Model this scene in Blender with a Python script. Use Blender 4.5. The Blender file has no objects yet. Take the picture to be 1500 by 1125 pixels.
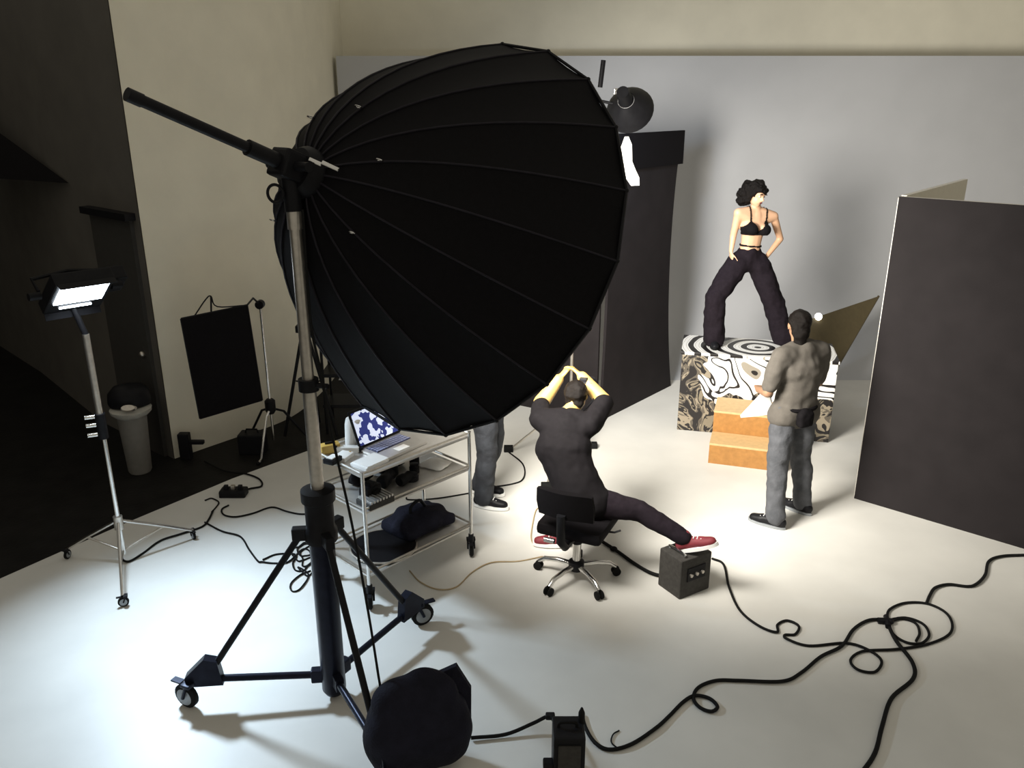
import bpy, bmesh, math, random
from mathutils import Vector as V, Matrix as M, noise as NZ
random.seed(7)
sc = bpy.context.scene
COL = sc.collection
# ------------------------------------------------------------------ camera, world, exposure
PITCH = math.radians(19.0); CAMH = 3.2; F = 1213.0
cd = bpy.data.cameras.new('camera'); cam = bpy.data.objects.new('camera', cd); COL.objects.link(cam)
cd.sensor_width = 36; cd.lens = 36 * F / 1500; cd.clip_start = 0.05
cam.location = (0, 0, CAMH); cam.rotation_euler = (math.pi / 2 - PITCH, 0, 0)
sc.camera = cam
w = bpy.data.worlds.new('world'); sc.world = w; w.use_nodes = True
w.node_tree.nodes['Background'].inputs[0].default_value = (1.0, 0.93, 0.78, 1)
w.node_tree.nodes['Background'].inputs[1].default_value = 0.37
sc.view_settings.view_transform = 'Standard'; sc.view_settings.look = 'None'
sc.view_settings.gamma = 1; sc.view_settings.use_curve_mapping = False
sc.view_settings.exposure = 0.0
E_PARA, E_LED, E_BACK = 2000, 38, 75

def P(px, py, z=None, y=None):
    """pixel of the photograph -> point at height z, or at forward distance y"""
    a = (px - 750) / F; b = (562.5 - py) / F
    d = V((a, math.cos(PITCH) + b * math.sin(PITCH), b * math.cos(PITCH) - math.sin(PITCH)))
    t = (z - CAMH) / d.z if y is None else y / d.y
    return V((0, 0, CAMH)) + d * t

# ------------------------------------------------------------------ materials
MATS = {}
def mat(name, col, rough=0.6, metal=0.0, var=0.15, scale=18.0, col2=None, bump=0.0, emit=None, sheen=0):
    if name in MATS: return MATS[name]
    m = bpy.data.materials.new(name); m.use_nodes = True; MATS[name] = m
    nt = m.node_tree; b = nt.nodes['Principled BSDF']
    tc = nt.nodes.new('ShaderNodeTexCoord'); nz = nt.nodes.new('ShaderNodeTexNoise')
    nz.inputs['Scale'].default_value = scale; nz.inputs['Detail'].default_value = 5
    nt.links.new(tc.outputs['Object'], nz.inputs['Vector'])
    rp = nt.nodes.new('ShaderNodeValToRGB'); nt.links.new(nz.outputs['Fac'], rp.inputs[0])
    c2 = col2 or tuple(c * (1 - var) for c in col)
    rp.color_ramp.elements[0].position = 0.3; rp.color_ramp.elements[1].position = 0.7
    rp.color_ramp.elements[0].color = (*c2, 1); rp.color_ramp.elements[1].color = (*col, 1)
    nt.links.new(rp.outputs[0], b.inputs['Base Color'])
    b.inputs['Roughness'].default_value = rough; b.inputs['Metallic'].default_value = metal
    if bump:
        bp = nt.nodes.new('ShaderNodeBump'); bp.inputs['Strength'].default_value = bump; bp.inputs['Distance'].default_value = 0.01
        n2 = nt.nodes.new('ShaderNodeTexNoise'); n2.inputs['Scale'].default_value = scale * 6
        nt.links.new(tc.outputs['Object'], n2.inputs['Vector'])
        nt.links.new(n2.outputs['Fac'], bp.inputs['Height']); nt.links.new(bp.outputs[0], b.inputs['Normal'])
    if emit:
        b.inputs['Emission Color'].default_value = (*emit[0], 1); b.inputs['Emission Strength'].default_value = emit[1]
    return m
WHITE_FLOOR = mat('white_floor_paint', (0.70, 0.69, 0.65), 0.45, var=0.14, scale=1.6, bump=0.05)
DARK_FLOOR = mat('dark_floor', (0.014, 0.013, 0.012), 0.6, var=0.4, scale=6, bump=0.2)
CYC = mat('cyc_paint', (0.47, 0.475, 0.49), 0.7, var=0.06, scale=2)
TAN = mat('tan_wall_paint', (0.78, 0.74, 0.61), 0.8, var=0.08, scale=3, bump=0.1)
SHADEDWALL = mat('shaded_wall_colour', (0.12, 0.11, 0.095), 0.8, var=0.2, scale=3)  # alcove shade put into the wall colour, darker than the lit tan
BLACK = mat('black_paint', (0.012, 0.012, 0.014), 0.45, var=0.3)
NAVYMETAL = mat('blue_black_steel', (0.014, 0.016, 0.028), 0.35, 0.4, var=0.3)
FABRIC = mat('black_reflector_fabric', (0.0045, 0.004, 0.005), 0.7, var=0.25, scale=40, bump=0.1)
SEAM = mat('seam_tape', (0.022, 0.020, 0.026), 0.5, var=0.3)
SILVERLINE = mat('silver_lining', (0.75, 0.75, 0.76), 0.35, 0.6, var=0.1)
CHROME = mat('chrome', (0.75, 0.74, 0.72), 0.18, 1.0, var=0.1)
STEEL = mat('brushed_steel', (0.62, 0.58, 0.52), 0.35, 0.9, var=0.2, scale=30)
RUBBER = mat('black_rubber', (0.010, 0.010, 0.010), 0.75, var=0.3)
GREYRUB = mat('grey_wheel_hub', (0.30, 0.32, 0.34), 0.5, 0.3)
FOAM = mat('foamcore_edge', (0.75, 0.73, 0.68), 0.8, var=0.05)
FOAMBLACK = mat('black_foamcore', (0.020, 0.017, 0.018), 0.75, var=0.2, scale=5)
WHITEBOARD = mat('white_board', (0.62, 0.58, 0.48), 0.8, var=0.06)
WOOD = mat('apple_box_ply', (0.40, 0.19, 0.05), 0.55, var=0.25, scale=25, bump=0.1)
WOODTOP = mat('apple_box_top_ply', (0.60, 0.41, 0.20), 0.55, var=0.15, scale=25)
SKIN = mat('skin_light', (0.70, 0.42, 0.26), 0.5, var=0.06)
SKINW = mat('skin_warm', (0.42, 0.27, 0.085), 0.5, var=0.06)
SKIND = mat('skin_brown', (0.30, 0.17, 0.10), 0.5, var=0.08)
HAIR = mat('dark_hair', (0.009, 0.007, 0.006), 0.45, var=0.5, scale=90, bump=0.5)
BLACKCLOTH = mat('black_cloth', (0.006, 0.005, 0.006), 0.85, var=0.3, scale=50, bump=0.2)
PLUMCLOTH = mat('charcoal_trouser_cloth', (0.014, 0.010, 0.014), 0.9, var=0.3, scale=50, bump=0.2)
GREYTEE = mat('grey_jersey', (0.090, 0.080, 0.068), 0.9, var=0.15, scale=30, bump=0.2)
JEANS = mat('faded_denim', (0.085, 0.088, 0.098), 0.9, col2=(0.05, 0.053, 0.06), scale=12, bump=0.3)
DARKJEANS = mat('dark_denim', (0.034, 0.038, 0.046), 0.9, col2=(0.012, 0.013, 0.017), scale=10, bump=0.3)
RED = mat('red_canvas', (0.20, 0.02, 0.03), 0.7, var=0.3)
WHITE = mat('white_plastic', (0.80, 0.79, 0.76), 0.5, var=0.05)
PAPER = mat('white_paper', (0.85, 0.85, 0.83), 0.8, var=0.04)
NAVY = mat('navy_cordura', (0.014, 0.014, 0.024), 0.8, var=0.35, scale=14, bump=0.4)
TANCABLE = mat('tan_cable', (0.42, 0.32, 0.18), 0.6)
GREYPACK = mat('grey_power_pack_shell', (0.055, 0.052, 0.048), 0.55, var=0.3, scale=40)
ALU = mat('aluminium', (0.62, 0.60, 0.57), 0.35, 0.7, var=0.1)
YELLOW = mat('yellow_plastic', (0.55, 0.36, 0.08), 0.5)
SCREEN = mat('laptop_screen', (0.05, 0.06, 0.2), 0.3, col2=(0.03, 0.03, 0.12), scale=8)

for m_ in (FABRIC, BLACKCLOTH, PLUMCLOTH, FOAMBLACK, BLACK, NAVY, HAIR, DARK_FLOOR, NAVYMETAL, SEAM, RUBBER, GREYPACK):
    m_.node_tree.nodes['Principled BSDF'].inputs['Specular IOR Level'].default_value = 0.12
# ------------------------------------------------------------------ mesh helpers
def basis(axis):
    a = V(axis).normalized()
    h = V((0, 0, 1)) if abs(a.z) < 0.95 else V((1, 0, 0))
    x = h.cross(a).normalized(); return x, a.cross(x), a
class MB:
    def __init__(s): s.v = []; s.f = []; s.mi = []; s.cur = 0
    def add(s, vs, fs):
        o = len(s.v); s.v += [V(p) for p in vs]
        for f in fs: s.f.append([i + o for i in f]); s.mi.append(s.cur)
        return s
    def slot(s, i): s.cur = i; return s
    def box(s, c, size, ax=None):
        """box centred at c; ax = (x,y,z) axes"""
        ax = ax or (V((1, 0, 0)), V((0, 1, 0)), V((0, 0, 1))); c = V(c); h = [d / 2 for d in size]
        vs = [c + ax[0] * (h[0] * i) + ax[1] * (h[1] * j) + ax[2] * (h[2] * k) for k in (-1, 1) for j in (-1, 1) for i in (-1, 1)]
        return s.add(vs, [(0, 2, 3, 1), (4, 5, 7, 6), (0, 1, 5, 4), (2, 6, 7, 3), (0, 4, 6, 2), (1, 3, 7, 5)])
    def bev(s, c, size, ax=None, b=0.01):
        """box with chamfered edges"""
        ax = ax or (V((1, 0, 0)), V((0, 1, 0)), V((0, 0, 1))); c = V(c)
        bm = bmesh.new(); bmesh.ops.create_cube(bm, size=1)
        for q in bm.verts: q.co = V((q.co.x * size[0], q.co.y * size[1], q.co.z * size[2]))
        bmesh.ops.bevel(bm, geom=list(bm.edges), offset=b, segments=2, affect='EDGES', profile=0.6)
        bm.verts.index_update()
        s.add([c + ax[0] * q.co.x + ax[1] * q.co.y + ax[2] * q.co.z for q in bm.verts], [[q.index for q in f.verts] for f in bm.faces])
        bm.free(); return s
    def lathe(s, o, axis, prof, n=20, cap=True, sx=1.0):
        """prof = [(radius, distance along axis)]"""
        x, y, a = basis(axis); o = V(o); vs = []
        for r, d in prof:
            for k in range(n):
                t = 2 * math.pi * k / n
                vs.append(o + a * d + (x * math.cos(t) * sx + y * math.sin(t)) * r)
        fs = [(i * n + k, i * n + (k + 1) % n, (i + 1) * n + (k + 1) % n, (i + 1) * n + k) for i in range(len(prof) - 1) for k in range(n)]
        if cap: fs += [tuple(range(n - 1, -1, -1)), tuple(range((len(prof) - 1) * n, len(prof) * n))]
        return s.add(vs, fs)
    def cyl(s, a, b, r, r2=None, n=14):
        a = V(a); b = V(b); return s.lathe(a, b - a, [(r, 0), (r if r2 is None else r2, (b - a).length)], n)
    def tube(s, pts, r, n=8, closed=False):
        pts = [V(p) for p in pts]; m = len(pts); vs = []; up = None
        for i, p in enumerate(pts):
            t = (pts[min(i + 1, m - 1)] - pts[max(i - 1, 0)]).normalized()
            if up is None: up = basis(t)[0]
            up = (up - t * up.dot(t)).normalized(); q = t.cross(up)
            rr = r[i] if isinstance(r, (list, tuple)) else r
            vs += [p + (up * math.cos(2 * math.pi * k / n) + q * math.sin(2 * math.pi * k / n)) * rr for k in range(n)]
        fs = [(i * n + k, i * n + (k + 1) % n, (i + 1) * n + (k + 1) % n, (i + 1) * n + k) for i in range(m - 1) for k in range(n)]
        fs += [tuple(range(n - 1, -1, -1)), tuple(range((m - 1) * n, m * n))]
        return s.add(vs, fs)
    def ring(s, c, axis, R, r, n=24, k=8):
        x, y, a = basis(axis); c = V(c)
        vs = []
        for i in range(n):
            t = 2 * math.pi * i / n; d = x * math.cos(t) + y * math.sin(t)
            vs += [c + d * (R + r * math.cos(2 * math.pi * j / k)) + a * (r * math.sin(2 * math.pi * j / k)) for j in range(k)]
        return s.add(vs, [(i * k + j, ((i + 1) % n) * k + j, ((i + 1) % n) * k + (j + 1) % k, i * k + (j + 1) % k) for i in range(n) for j in range(k)])
    def ell(s, c, rad, ax=None, n=14, m=9):
        ax = ax or (V((1, 0, 0)), V((0, 1, 0)), V((0, 0, 1))); c = V(c); vs = []
        for i in range(1, m):
            p = math.pi * i / m
            for k in range(n):
                t = 2 * math.pi * k / n
                vs.append(c + ax[0] * (rad[0] * math.sin(p) * math.cos(t)) + ax[1] * (rad[1] * math.sin(p) * math.sin(t)) + ax[2] * (rad[2] * math.cos(p)))
        fs = [(i * n + k, (i + 1) * n + k, (i + 1) * n + (k + 1) % n, i * n + (k + 1) % n) for i in range(m - 2) for k in range(n)]
        vs += [c + ax[2] * rad[2], c - ax[2] * rad[2]]; T = len(vs) - 2
        fs += [(T, k, (k + 1) % n) for k in range(n)] + [(T + 1, (m - 2) * n + (k + 1) % n, (m - 2) * n + k) for k in range(n)]
        return s.add(vs, fs)
    def rc(s, a, b, ra, rb, flat=None, n=14):
        """round cone from a to b; flat = (direction, factor) squashes its section"""
        a = V(a); b = V(b); L = (b - a).length; prof = []
        for i in range(5): t = math.pi / 2 * (1 - i / 4) if i else math.pi / 2 * 0.98; prof.append((ra * math.cos(t), -ra * math.sin(t)))
        for i in range(5): t = math.pi / 2 * i / 4 * 0.98; prof.append((rb * math.cos(t), L + rb * math.sin(t)))
        o = len(s.v); s.lathe(a, (b - a) if L > 1e-6 else V((0, 0, 1)), prof, n)
        if flat:
            d = V(flat[0]).normalized(); mid = a
            ax = (b - a).normalized() if L > 1e-6 else V((0, 0, 1))
            d = (d - ax * d.dot(ax)).normalized()
            for i in range(o, len(s.v)):
                q = s.v[i]; s.v[i] = q + d * ((q - mid).dot(d) * (flat[1] - 1))
        return s
    def remesh(s, voxel, smooth=4, amp=0, freq=8, seed=0):
        me = bpy.data.meshes.new('tmp'); me.from_pydata(s.v, [], s.f); ob = bpy.data.objects.new('tmp', me); COL.objects.link(ob)
        md = ob.modifiers.new('r', 'REMESH'); md.mode = 'VOXEL'; md.voxel_size = voxel
        dg = bpy.context.evaluated_depsgraph_get(); ev = ob.evaluated_get(dg)
        m2 = bpy.data.meshes.new_from_object(ev, depsgraph=dg)
        bm = bmesh.new(); bm.from_mesh(m2)
        for _ in range(smooth): bmesh.ops.smooth_vert(bm, verts=bm.verts, factor=0.5, use_axis_x=True, use_axis_y=True, use_axis_z=True)
        bm.normal_update()
        if amp:
            of = V((seed * 3.1, seed * 1.7, seed * .9))
            new = [q.co + q.normal * (amp * NZ.noise(q.co * freq + of) + amp * .5 * NZ.noise(q.co * freq * 2.3 + of)) for q in bm.verts]
            for q, c in zip(bm.verts, new): q.co = c
        bm.verts.index_update()
        s.v = [q.co.copy() for q in bm.verts]; s.f = [[q.index for q in f.verts] for f in bm.faces]; s.mi = [0] * len(s.f)
        bm.free(); bpy.data.objects.remove(ob); bpy.data.meshes.remove(me); bpy.data.meshes.remove(m2)
        return s
    def clampz(s, z):
        for q in s.v: q.z = max(q.z, z)
        return s
    def keep(s, fn):
        s.f = [f for f in s.f if fn(sum((s.v[i] for i in f), V((0, 0, 0))) / len(f))]; s.mi = [0] * len(s.f)
        used = sorted({i for f in s.f for i in f}); mp = {a: b for b, a in enumerate(used)}
        s.v = [s.v[i] for i in used]; s.f = [[mp[i] for i in f] for f in s.f]
        return s
    def build(s, name, m, parent=None, smooth=False, label=None, cat=None, group=None, kind=None):
        if parent is None:
            xs = [q.x for q in s.v]; ys = [q.y for q in s.v]
            org = V(((min(xs) + max(xs)) / 2, (min(ys) + max(ys)) / 2, min(q.z for q in s.v)))
        else:
            org = V((0, 0, 0)); p = parent
            while p: org += p.location; p = p.parent
        me = bpy.data.meshes.new(name); me.from_pydata([q - org for q in s.v], [], s.f)
        for mm in (m if isinstance(m, (list, tuple)) else [m]): me.materials.append(mm)
        for pl, i in zip(me.polygons, s.mi): pl.material_index = i; pl.use_smooth = smooth
        bm = bmesh.new(); bm.from_mesh(me); bmesh.ops.recalc_face_normals(bm, faces=bm.faces); bm.to_mesh(me); bm.free()
        if smooth: 
            try: me.set_sharp_from_angle(angle=math.radians(42))
            except Exception: pass
        o = bpy.data.objects.new(name, me); COL.objects.link(o)
        if parent: o.parent = parent
        else: o.location = org
        return tag(o, label, cat, group, kind)
def tag(o, label=None, cat=None, group=None, kind=None):
    for k, v in (('label', label), ('category', cat), ('group', group), ('kind', kind)):
        if v: o[k] = v
    return o
def thing(name, loc, label, cat, group=None):
    o = bpy.data.objects.new(name, None); o.empty_display_size = 0.1; o.location = V(loc); COL.objects.link(o)
    return tag(o, label, cat, group)
def spline(pts, sub=8):
    pts = [V(p) for p in pts]; out = []
    q = [pts[0] * 2 - pts[1]] + pts + [pts[-1] * 2 - pts[-2]]
    for i in range(1, len(q) - 2):
        a, b, c, d = q[i - 1:i + 3]
        for k in range(sub):
            t = k / sub
            out.append(0.5 * ((2 * b) + (c - a) * t + (2 * a - 5 * b + 4 * c - d) * t * t + (3 * b - a - 3 * c + d) * t ** 3))
    return out + [pts[-1]]
def lerp(a, b, t): return V(a) * (1 - t) + V(b) * t

# ------------------------------------------------------------------ structure
MB().box((0.9, 5.0, -0.05), (22, 24, 0.1)).build('floor_outer', DARK_FLOOR, kind='structure')
YB = 10.5; RC = 1.1
def floor_edge():
    # painted floor: its left border follows the dark floor edge of the photo
    e = [P(-160, 915, 0), P(0, 850, 0), P(180, 770, 0), P(340, 703, 0), P(470, 655, 0)]
    e.append(e[-1] + (e[-1] - e[-2]).normalized() * 0.9)
    return e
E = floor_edge()
poly = [V((-4.6, -1.5, 0))] + E + [V((-1.0, YB - RC, 0)), V((9.5, YB - RC, 0)), V((9.5, -1.5, 0))]
mb = MB(); n = len(poly)
mb.add([V((p.x, p.y, 0.012)) for p in poly] + [V((p.x, p.y, 0.0)) for p in poly], [tuple(range(n))] + [(i, (i + 1) % n, n + (i + 1) % n, n + i) for i in range(n)])
mb.build('floor', WHITE_FLOOR, kind='structure')
# cyclorama: sweep of floor into the back wall, with thickness
prof = [(YB - RC, 0.012)] + [(YB - RC + RC * math.sin(t), 0.012 + RC - RC * math.cos(t)) for t in [math.pi / 2 * i / 12 for i in range(1, 13)]] + [(YB, 3.68), (YB + 0.2, 3.68), (YB + 0.2, 0.0)]
x0, x1 = -2.08, 9.5
mb = MB(); k = len(prof)
mb.add([V((x0, y, z)) for y, z in prof] + [V((x1, y, z)) for y, z in prof], [(i, i + 1, k + i + 1, k + i) for i in range(k - 1)] + [tuple(range(k)), tuple(range(2 * k - 1, k - 1, -1))])
mb.build('wall_back', CYC, smooth=True, kind='structure')
MB().box((2.5, YB + 0.75, 3.0), (18, 0.2, 6.0)).build('wall_upper', TAN, kind='structure')
A = P(256, 672, 0)
AL = [P(150, 618, 0), P(60, 545, 0), P(-120, 430, 0)]
wl = [A, V((-2.75, 7.66, 0)), V((-2.48, 7.97, 0)), V((-2.32, 8.3, 0)), V((-2.22, 8.8, 0)), V((-2.15, 9.6, 0)), V((-2.12, YB + .7, 0))]
wp = spline(wl, 5)
def wall(name, line, h, m, back):
    mb = MB(); pts = [V(p) for p in line] + [V(p) for p in back]; n = len(pts)
    mb.add([V((p.x, p.y, 0)) for p in pts] + [V((p.x, p.y, h)) for p in pts], [(i, (i + 1) % n, n + (i + 1) % n, n + i) for i in range(n)] + [tuple(range(n - 1, -1, -1)), tuple(range(n, 2 * n))])
    return mb.build(name, m, smooth=True, kind='structure')
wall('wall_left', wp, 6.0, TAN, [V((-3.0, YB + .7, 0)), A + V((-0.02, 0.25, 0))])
wall('wall_alcove', [A + V((-0.01, 0.0, 0))] + AL, 6.0, SHADEDWALL, [AL[-1] + V((0.3, 0.5, 0)), A + V((0, 0.35, 0))])
wall('wall_side', [AL[-1], V((-8.2, 6, 0)), V((-8.2, -2, 0))], 6.0, SHADEDWALL, [V((-8.5, -2, 0)), AL[-1] + V((-0.3, 0.3, 0))])
# dark door and its header on the alcove wall
def on_alcove(px, py):
    """point on the alcove wall plane along the pixel's ray"""
    a = A; d = (AL[0] - A); nrm = V((-d.y, d.x, 0)).normalized()
    r = (P(px, py, y=1.0) - V((0, 0, CAMH))); t = (a - V((0, 0, CAMH))).dot(nrm) / r.dot(nrm)
    return V((0, 0, CAMH)) + r * t
wd = (AL[0] - A).normalized(); wn = V((wd.y, -wd.x, 0)); wn = wn if wn.y < 0 else -wn
aw = (wd, wn, V((0, 0, 1)))
d0, d1 = on_alcove(196, 322), on_alcove(136, 306); dm = (d0 + d1) / 2; dw = abs((d1 - d0).dot(wd)); dh = max(d0.z, 2.1)
dr = tag(MB().box(V((dm.x, dm.y, dh / 2)) + wn * .02, (dw, .04, dh), aw).build('door_1', mat('dark_door_paint', (.045, .042, .038), .7), kind='structure'))
MB().box(V((dm.x, dm.y, dh + .03)) + wn * .05, (dw + .1, .10, .06), aw).build('door_header', BLACK, dr)
MB().ell(V((dm.x, dm.y, 1.0)) + wn * .06 - wd * (dw * .38), (.03, .03, .03)).build('door_handle', STEEL, dr, True)
s0 = on_alcove(104, 268)
sh = thing('wall_canopy', V((s0.x, s0.y, s0.z)), 'dark wedge-shaped canopy fixed high on the shaded grey wall', 'canopy')
mb = MB(); L = 2.6
q = [s0 + wn * .02, s0 + wd * L + wn * .02, s0 + wd * L + wn * .65 + V((0, 0, .0)), s0 + wd * L + wn * .02 + V((0, 0, .75)), ]
mb.add([q[0], q[1], q[2], q[3]], [(0, 1, 2), (0, 2, 3), (1, 3, 2), (0, 3, 1)])
mb.build('canopy_sheet', BLACKCLOTH, sh)
for t in (.45, .8):
    MB().cyl(s0 + wd * L * t + wn * .03 + V((0, 0, .03)), s0 + wd * L * t + wn * .42 * t + V((0, 0, .03)), .015).build('bracket', BLACK, sh)

# ------------------------------------------------------------------ giant parabolic umbrella and rolling stand
SB = P(497, 1020, 0); SB = V((-1.0, 3.85, 0.012))
APEX = V((-0.95, 3.93, 2.875)); AX = V((0.60, 0.70, -0.40)).normalized()
st = thing('rolling_stand', SB, 'tall rolling stand with black tripod base and silver mast carrying the umbrella', 'light stand')
MB().lathe(SB, (0, 0, 1), [(.05, .03), (.066, .06), (.066, 1.02)], 20).build('column', NAVYMETAL, st, True)
MB().lathe(SB, (0, 0, 1), [(.085, 1.0), (.085, 1.06), (.074, 1.08), (.074, 1.22), (.088, 1.23), (.088, 1.29), (.05, 1.30)], 20).build('collar', BLACK, st, True)
MB().lathe(SB, (0, 0, 1), [(.034, 1.25), (.034, 1.86)], 16).build('mast', STEEL, st, True)
MB().lathe(SB, (0, 0, 1), [(.029, 1.86), (.029, 2.70)], 16).build('upper_mast', STEEL, st, True)
cl = MB().lathe(SB, (0, 0, 1), [(.05, 1.83), (.05, 1.89)], 16).build('mast_clamp', BLACK, st, True)
MB().cyl(SB + V((0, 0, 1.86)), SB + V((.10, -.03, 1.86)), .014).build('clamp_lever', BLACK, cl, True)
MB().lathe(SB, (0, 0, 1), [(.036, 2.62), (.036, 2.72)], 16).build('mast_cap', STEEL, st, True)
def caster(root, c, r, d, name='caster', fork=BLACK, hub=GREYRUB):
    """c = floor point below wheel, d = rolling direction"""
    d = V(d).normalized(); side = V((-d.y, d.x, 0)); hubc = V(c) + V((0, 0, r))
    wv = MB().lathe(hubc - side * r * .28, side, [(r * .8, 0), (r, r * .12), (r, r * .44), (r * .8, r * .56)], 20).build(name, RUBBER, root, True)
    MB().lathe(hubc - side * r * .34, side, [(r * .2, 0), (r * .68, r * .03), (r * .68, r * .65), (r * .2, r * .68)], 16).build('wheel_hub', hub, wv, True)
    top = hubc + V((0, 0, r * 1.25)) + d * r * .5
    m = MB()
    for sg in (-1, 1):
        m.cyl(hubc + side * sg * r * .42, top + side * sg * r * .42, r * .14, n=8)
    m.bev(top, (r * .8, r * 1.2, r * .28), (d, side, V((0, 0, 1))), r * .06)
    m.box(top - d * r * 1.2 + V((0, 0, -r * .15)), (r * .9, r * .5, r * .12), (d, side, V((0, 0, 1))))
    m.build('caster_fork', fork, wv, True)
    return top
for cx, cy in ((-1.767, 3.77), (-0.589, 4.50), (-0.60, 3.17)):
    c = V((cx, cy, .012)); out = (c - SB); out.z = 0; u = out.normalized(); sd = V((-u.y, u.x, 0))
    tp = caster(st, c + u * .03, .074, u * -.8 + sd * .45, 'caster', NAVYMETAL)
    foot = V((c.x, c.y, .185)) - u * .09
    lg = MB().cyl(SB + u * .11 + V((0, 0, 1.03)), foot - u * .03 + V((0, 0, .05)), .018, n=12).build('leg', BLACK, st, True)
    MB().bev(SB + u * .09 + V((0, 0, 1.04)), (.12, .05, .07), (u, sd, V((0, 0, 1))), .008).build('leg_bracket', BLACK, lg)
    br = MB().cyl(SB + u * .06 + V((0, 0, .15)), foot, .02, n=12).build('brace', NAVYMETAL, st, True)
    MB().bev(SB + u * .085 + V((0, 0, .15)), (.07, .05, .08), (u, sd, V((0, 0, 1))), .008).build('brace_bracket', NAVYMETAL, br)
    m = MB(); a = foot + u * .06
    m.add([a + sd * s + o for s in (-.028, .028) for o in (V((0, 0, -.03)) + u * .05, V((0, 0, .03)) + u * .05, -u * .06 + V((0, 0, .14)), -u * .13 + V((0, 0, .12)), -u * .15 + V((0, 0, -.03)))],
          [(0, 1, 2, 3, 4), (9, 8, 7, 6, 5)] + [(i, 5 + i, 5 + (i + 1) % 5, (i + 1) % 5) for i in range(5)])
    m.build('foot_bracket', NAVYMETAL, st)

um = thing('parabolic_umbrella', APEX, 'giant black ribbed parabolic umbrella reflector on the rolling stand', 'reflector')
R = 1.11; DEP = 1.02; NR = 20
ux, uy, ua = basis(AX)
def para(t, rad, off=0.0, phase=0.0):
    d = ux * math.cos(t) + uy * math.sin(t); r = R * rad + 0
    return APEX + ua * (DEP * rad ** 2.0 + off) + d * r
RS = [0.06 + 0.94 * i / 12 for i in range(13)]
for k in range(NR):
    t0, t1 = 2 * math.pi * k / NR, 2 * math.pi * (k + 1) / NR
    m = MB(); vs = []; W = 4
    for i, rr in enumerate(RS):
        a, b = para(t0, rr), para(t1, rr)
        for j in range(W + 1):
            f = j / W; p = lerp(a, b, f)
            mid = (a + b) / 2 - (APEX + ua * (DEP * rr * rr)); pull = -0.05 * rr * 4 * f * (1 - f) * (1 if i < 12 else .6)
            vs.append(p + mid.normalized() * pull * .35 + ua * (-pull * .15))
    nv = len(vs)
    inner = [v + ua * .006 + (APEX + ua * (DEP) - v).normalized() * .004 for v in vs]
    fs = [(i * (W + 1) + j, i * (W + 1) + j + 1, (i + 1) * (W + 1) + j + 1, (i + 1) * (W + 1) + j) for i in range(12) for j in range(W)]
    m.add(vs, fs); m.slot(1).add(inner, [tuple(reversed(f)) for f in fs])
    m.build('fabric_panel', [FABRIC, SILVERLINE], um, True)
    rb = MB().tube([para(t0, rr, -.004) for rr in RS], .0055, 6).build('rib', SEAM, um, True)
    MB().ell(para(t0, 1.0), (.013, .013, .013), n=8, m=6).build('rib_tip', BLACK, rb, True)
    if k % 3 == 0:
        MB().ring(para(t0, .34, -.02), uy, .016, .003, 14, 6).build('tie_ring', CHROME, rb, True)
m = MB().tube([para(2 * math.pi * k / NR, 1.0) for k in range(NR + 1)], .009, 6); m.build('rim_binding', BLACK, um, True)
MB().lathe(APEX, ua, [(.10, -.06), (.12, -.03), (.12, .05), (.07, .07)], 24).build('hub', BLACK, um, True)
tl = MB().bev(APEX - ua * .10, (.13, .13, .13), (ux, uy, ua), .015).build('tilt_head', BLACK, um)
MB().cyl(APEX - ua * .10, SB + V((0, 0, 2.70)), .04, n=14).build('spigot', BLACK, tl, True)
for sg in (-1, 1): MB().cyl(APEX - ua * .10 + ux * sg * .05, APEX - ua * .10 + ux * sg * .15, .022, n=12).build('tilt_knob', BLACK, tl, True)
hd = MB().ring(APEX - ua * .10 - V((.06, .04, .12)), V((.3, 1, 0)), .04, .007).build('safety_loop', BLACK, um, True)
MB().lathe(APEX, -ua, [(.036, .10), (.036, .32)], 16).build('rod_sleeve', BLACK, um, True)
MB().lathe(APEX, -ua, [(.024, .30), (.024, .80), (.027, .80), (.027, .86)], 16).build('focus_rod', BLACK, um, True)
MB().lathe(APEX, ua, [(.02, .05), (.02, .55)], 12).build('inner_rod', STEEL, um, True)
fh = MB().lathe(APEX, ua, [(.06, .42), (.075, .46), (.075, .68), (.06, .70)], 18).build('flash_head', BLACK, um, True)
MB().lathe(APEX, ua, [(.05, .69), (.055, .72), (.03, .76)], 18).build('flash_dome', mat('flash_glass', (.9, .9, .85), .2, emit=((1, .93, .8), 8)), fh, True)
# silver bits near the hub, chrome standing in for light leaking from inside
for i, (da, db, dd) in enumerate(((.13, .00, .0), (.20, .02, .01))):
    c = P(462 + i * 22, 237 + i * 6, y=3.80)
    MB().bev(c, (.06 + .02 * i, .012, .018), (V((.9, .1, -.42)).normalized(), V((0, 1, 0)), V((.42, 0, .9)).normalized()), .004).build('lit_silver_bit', CHROME, um)
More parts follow.
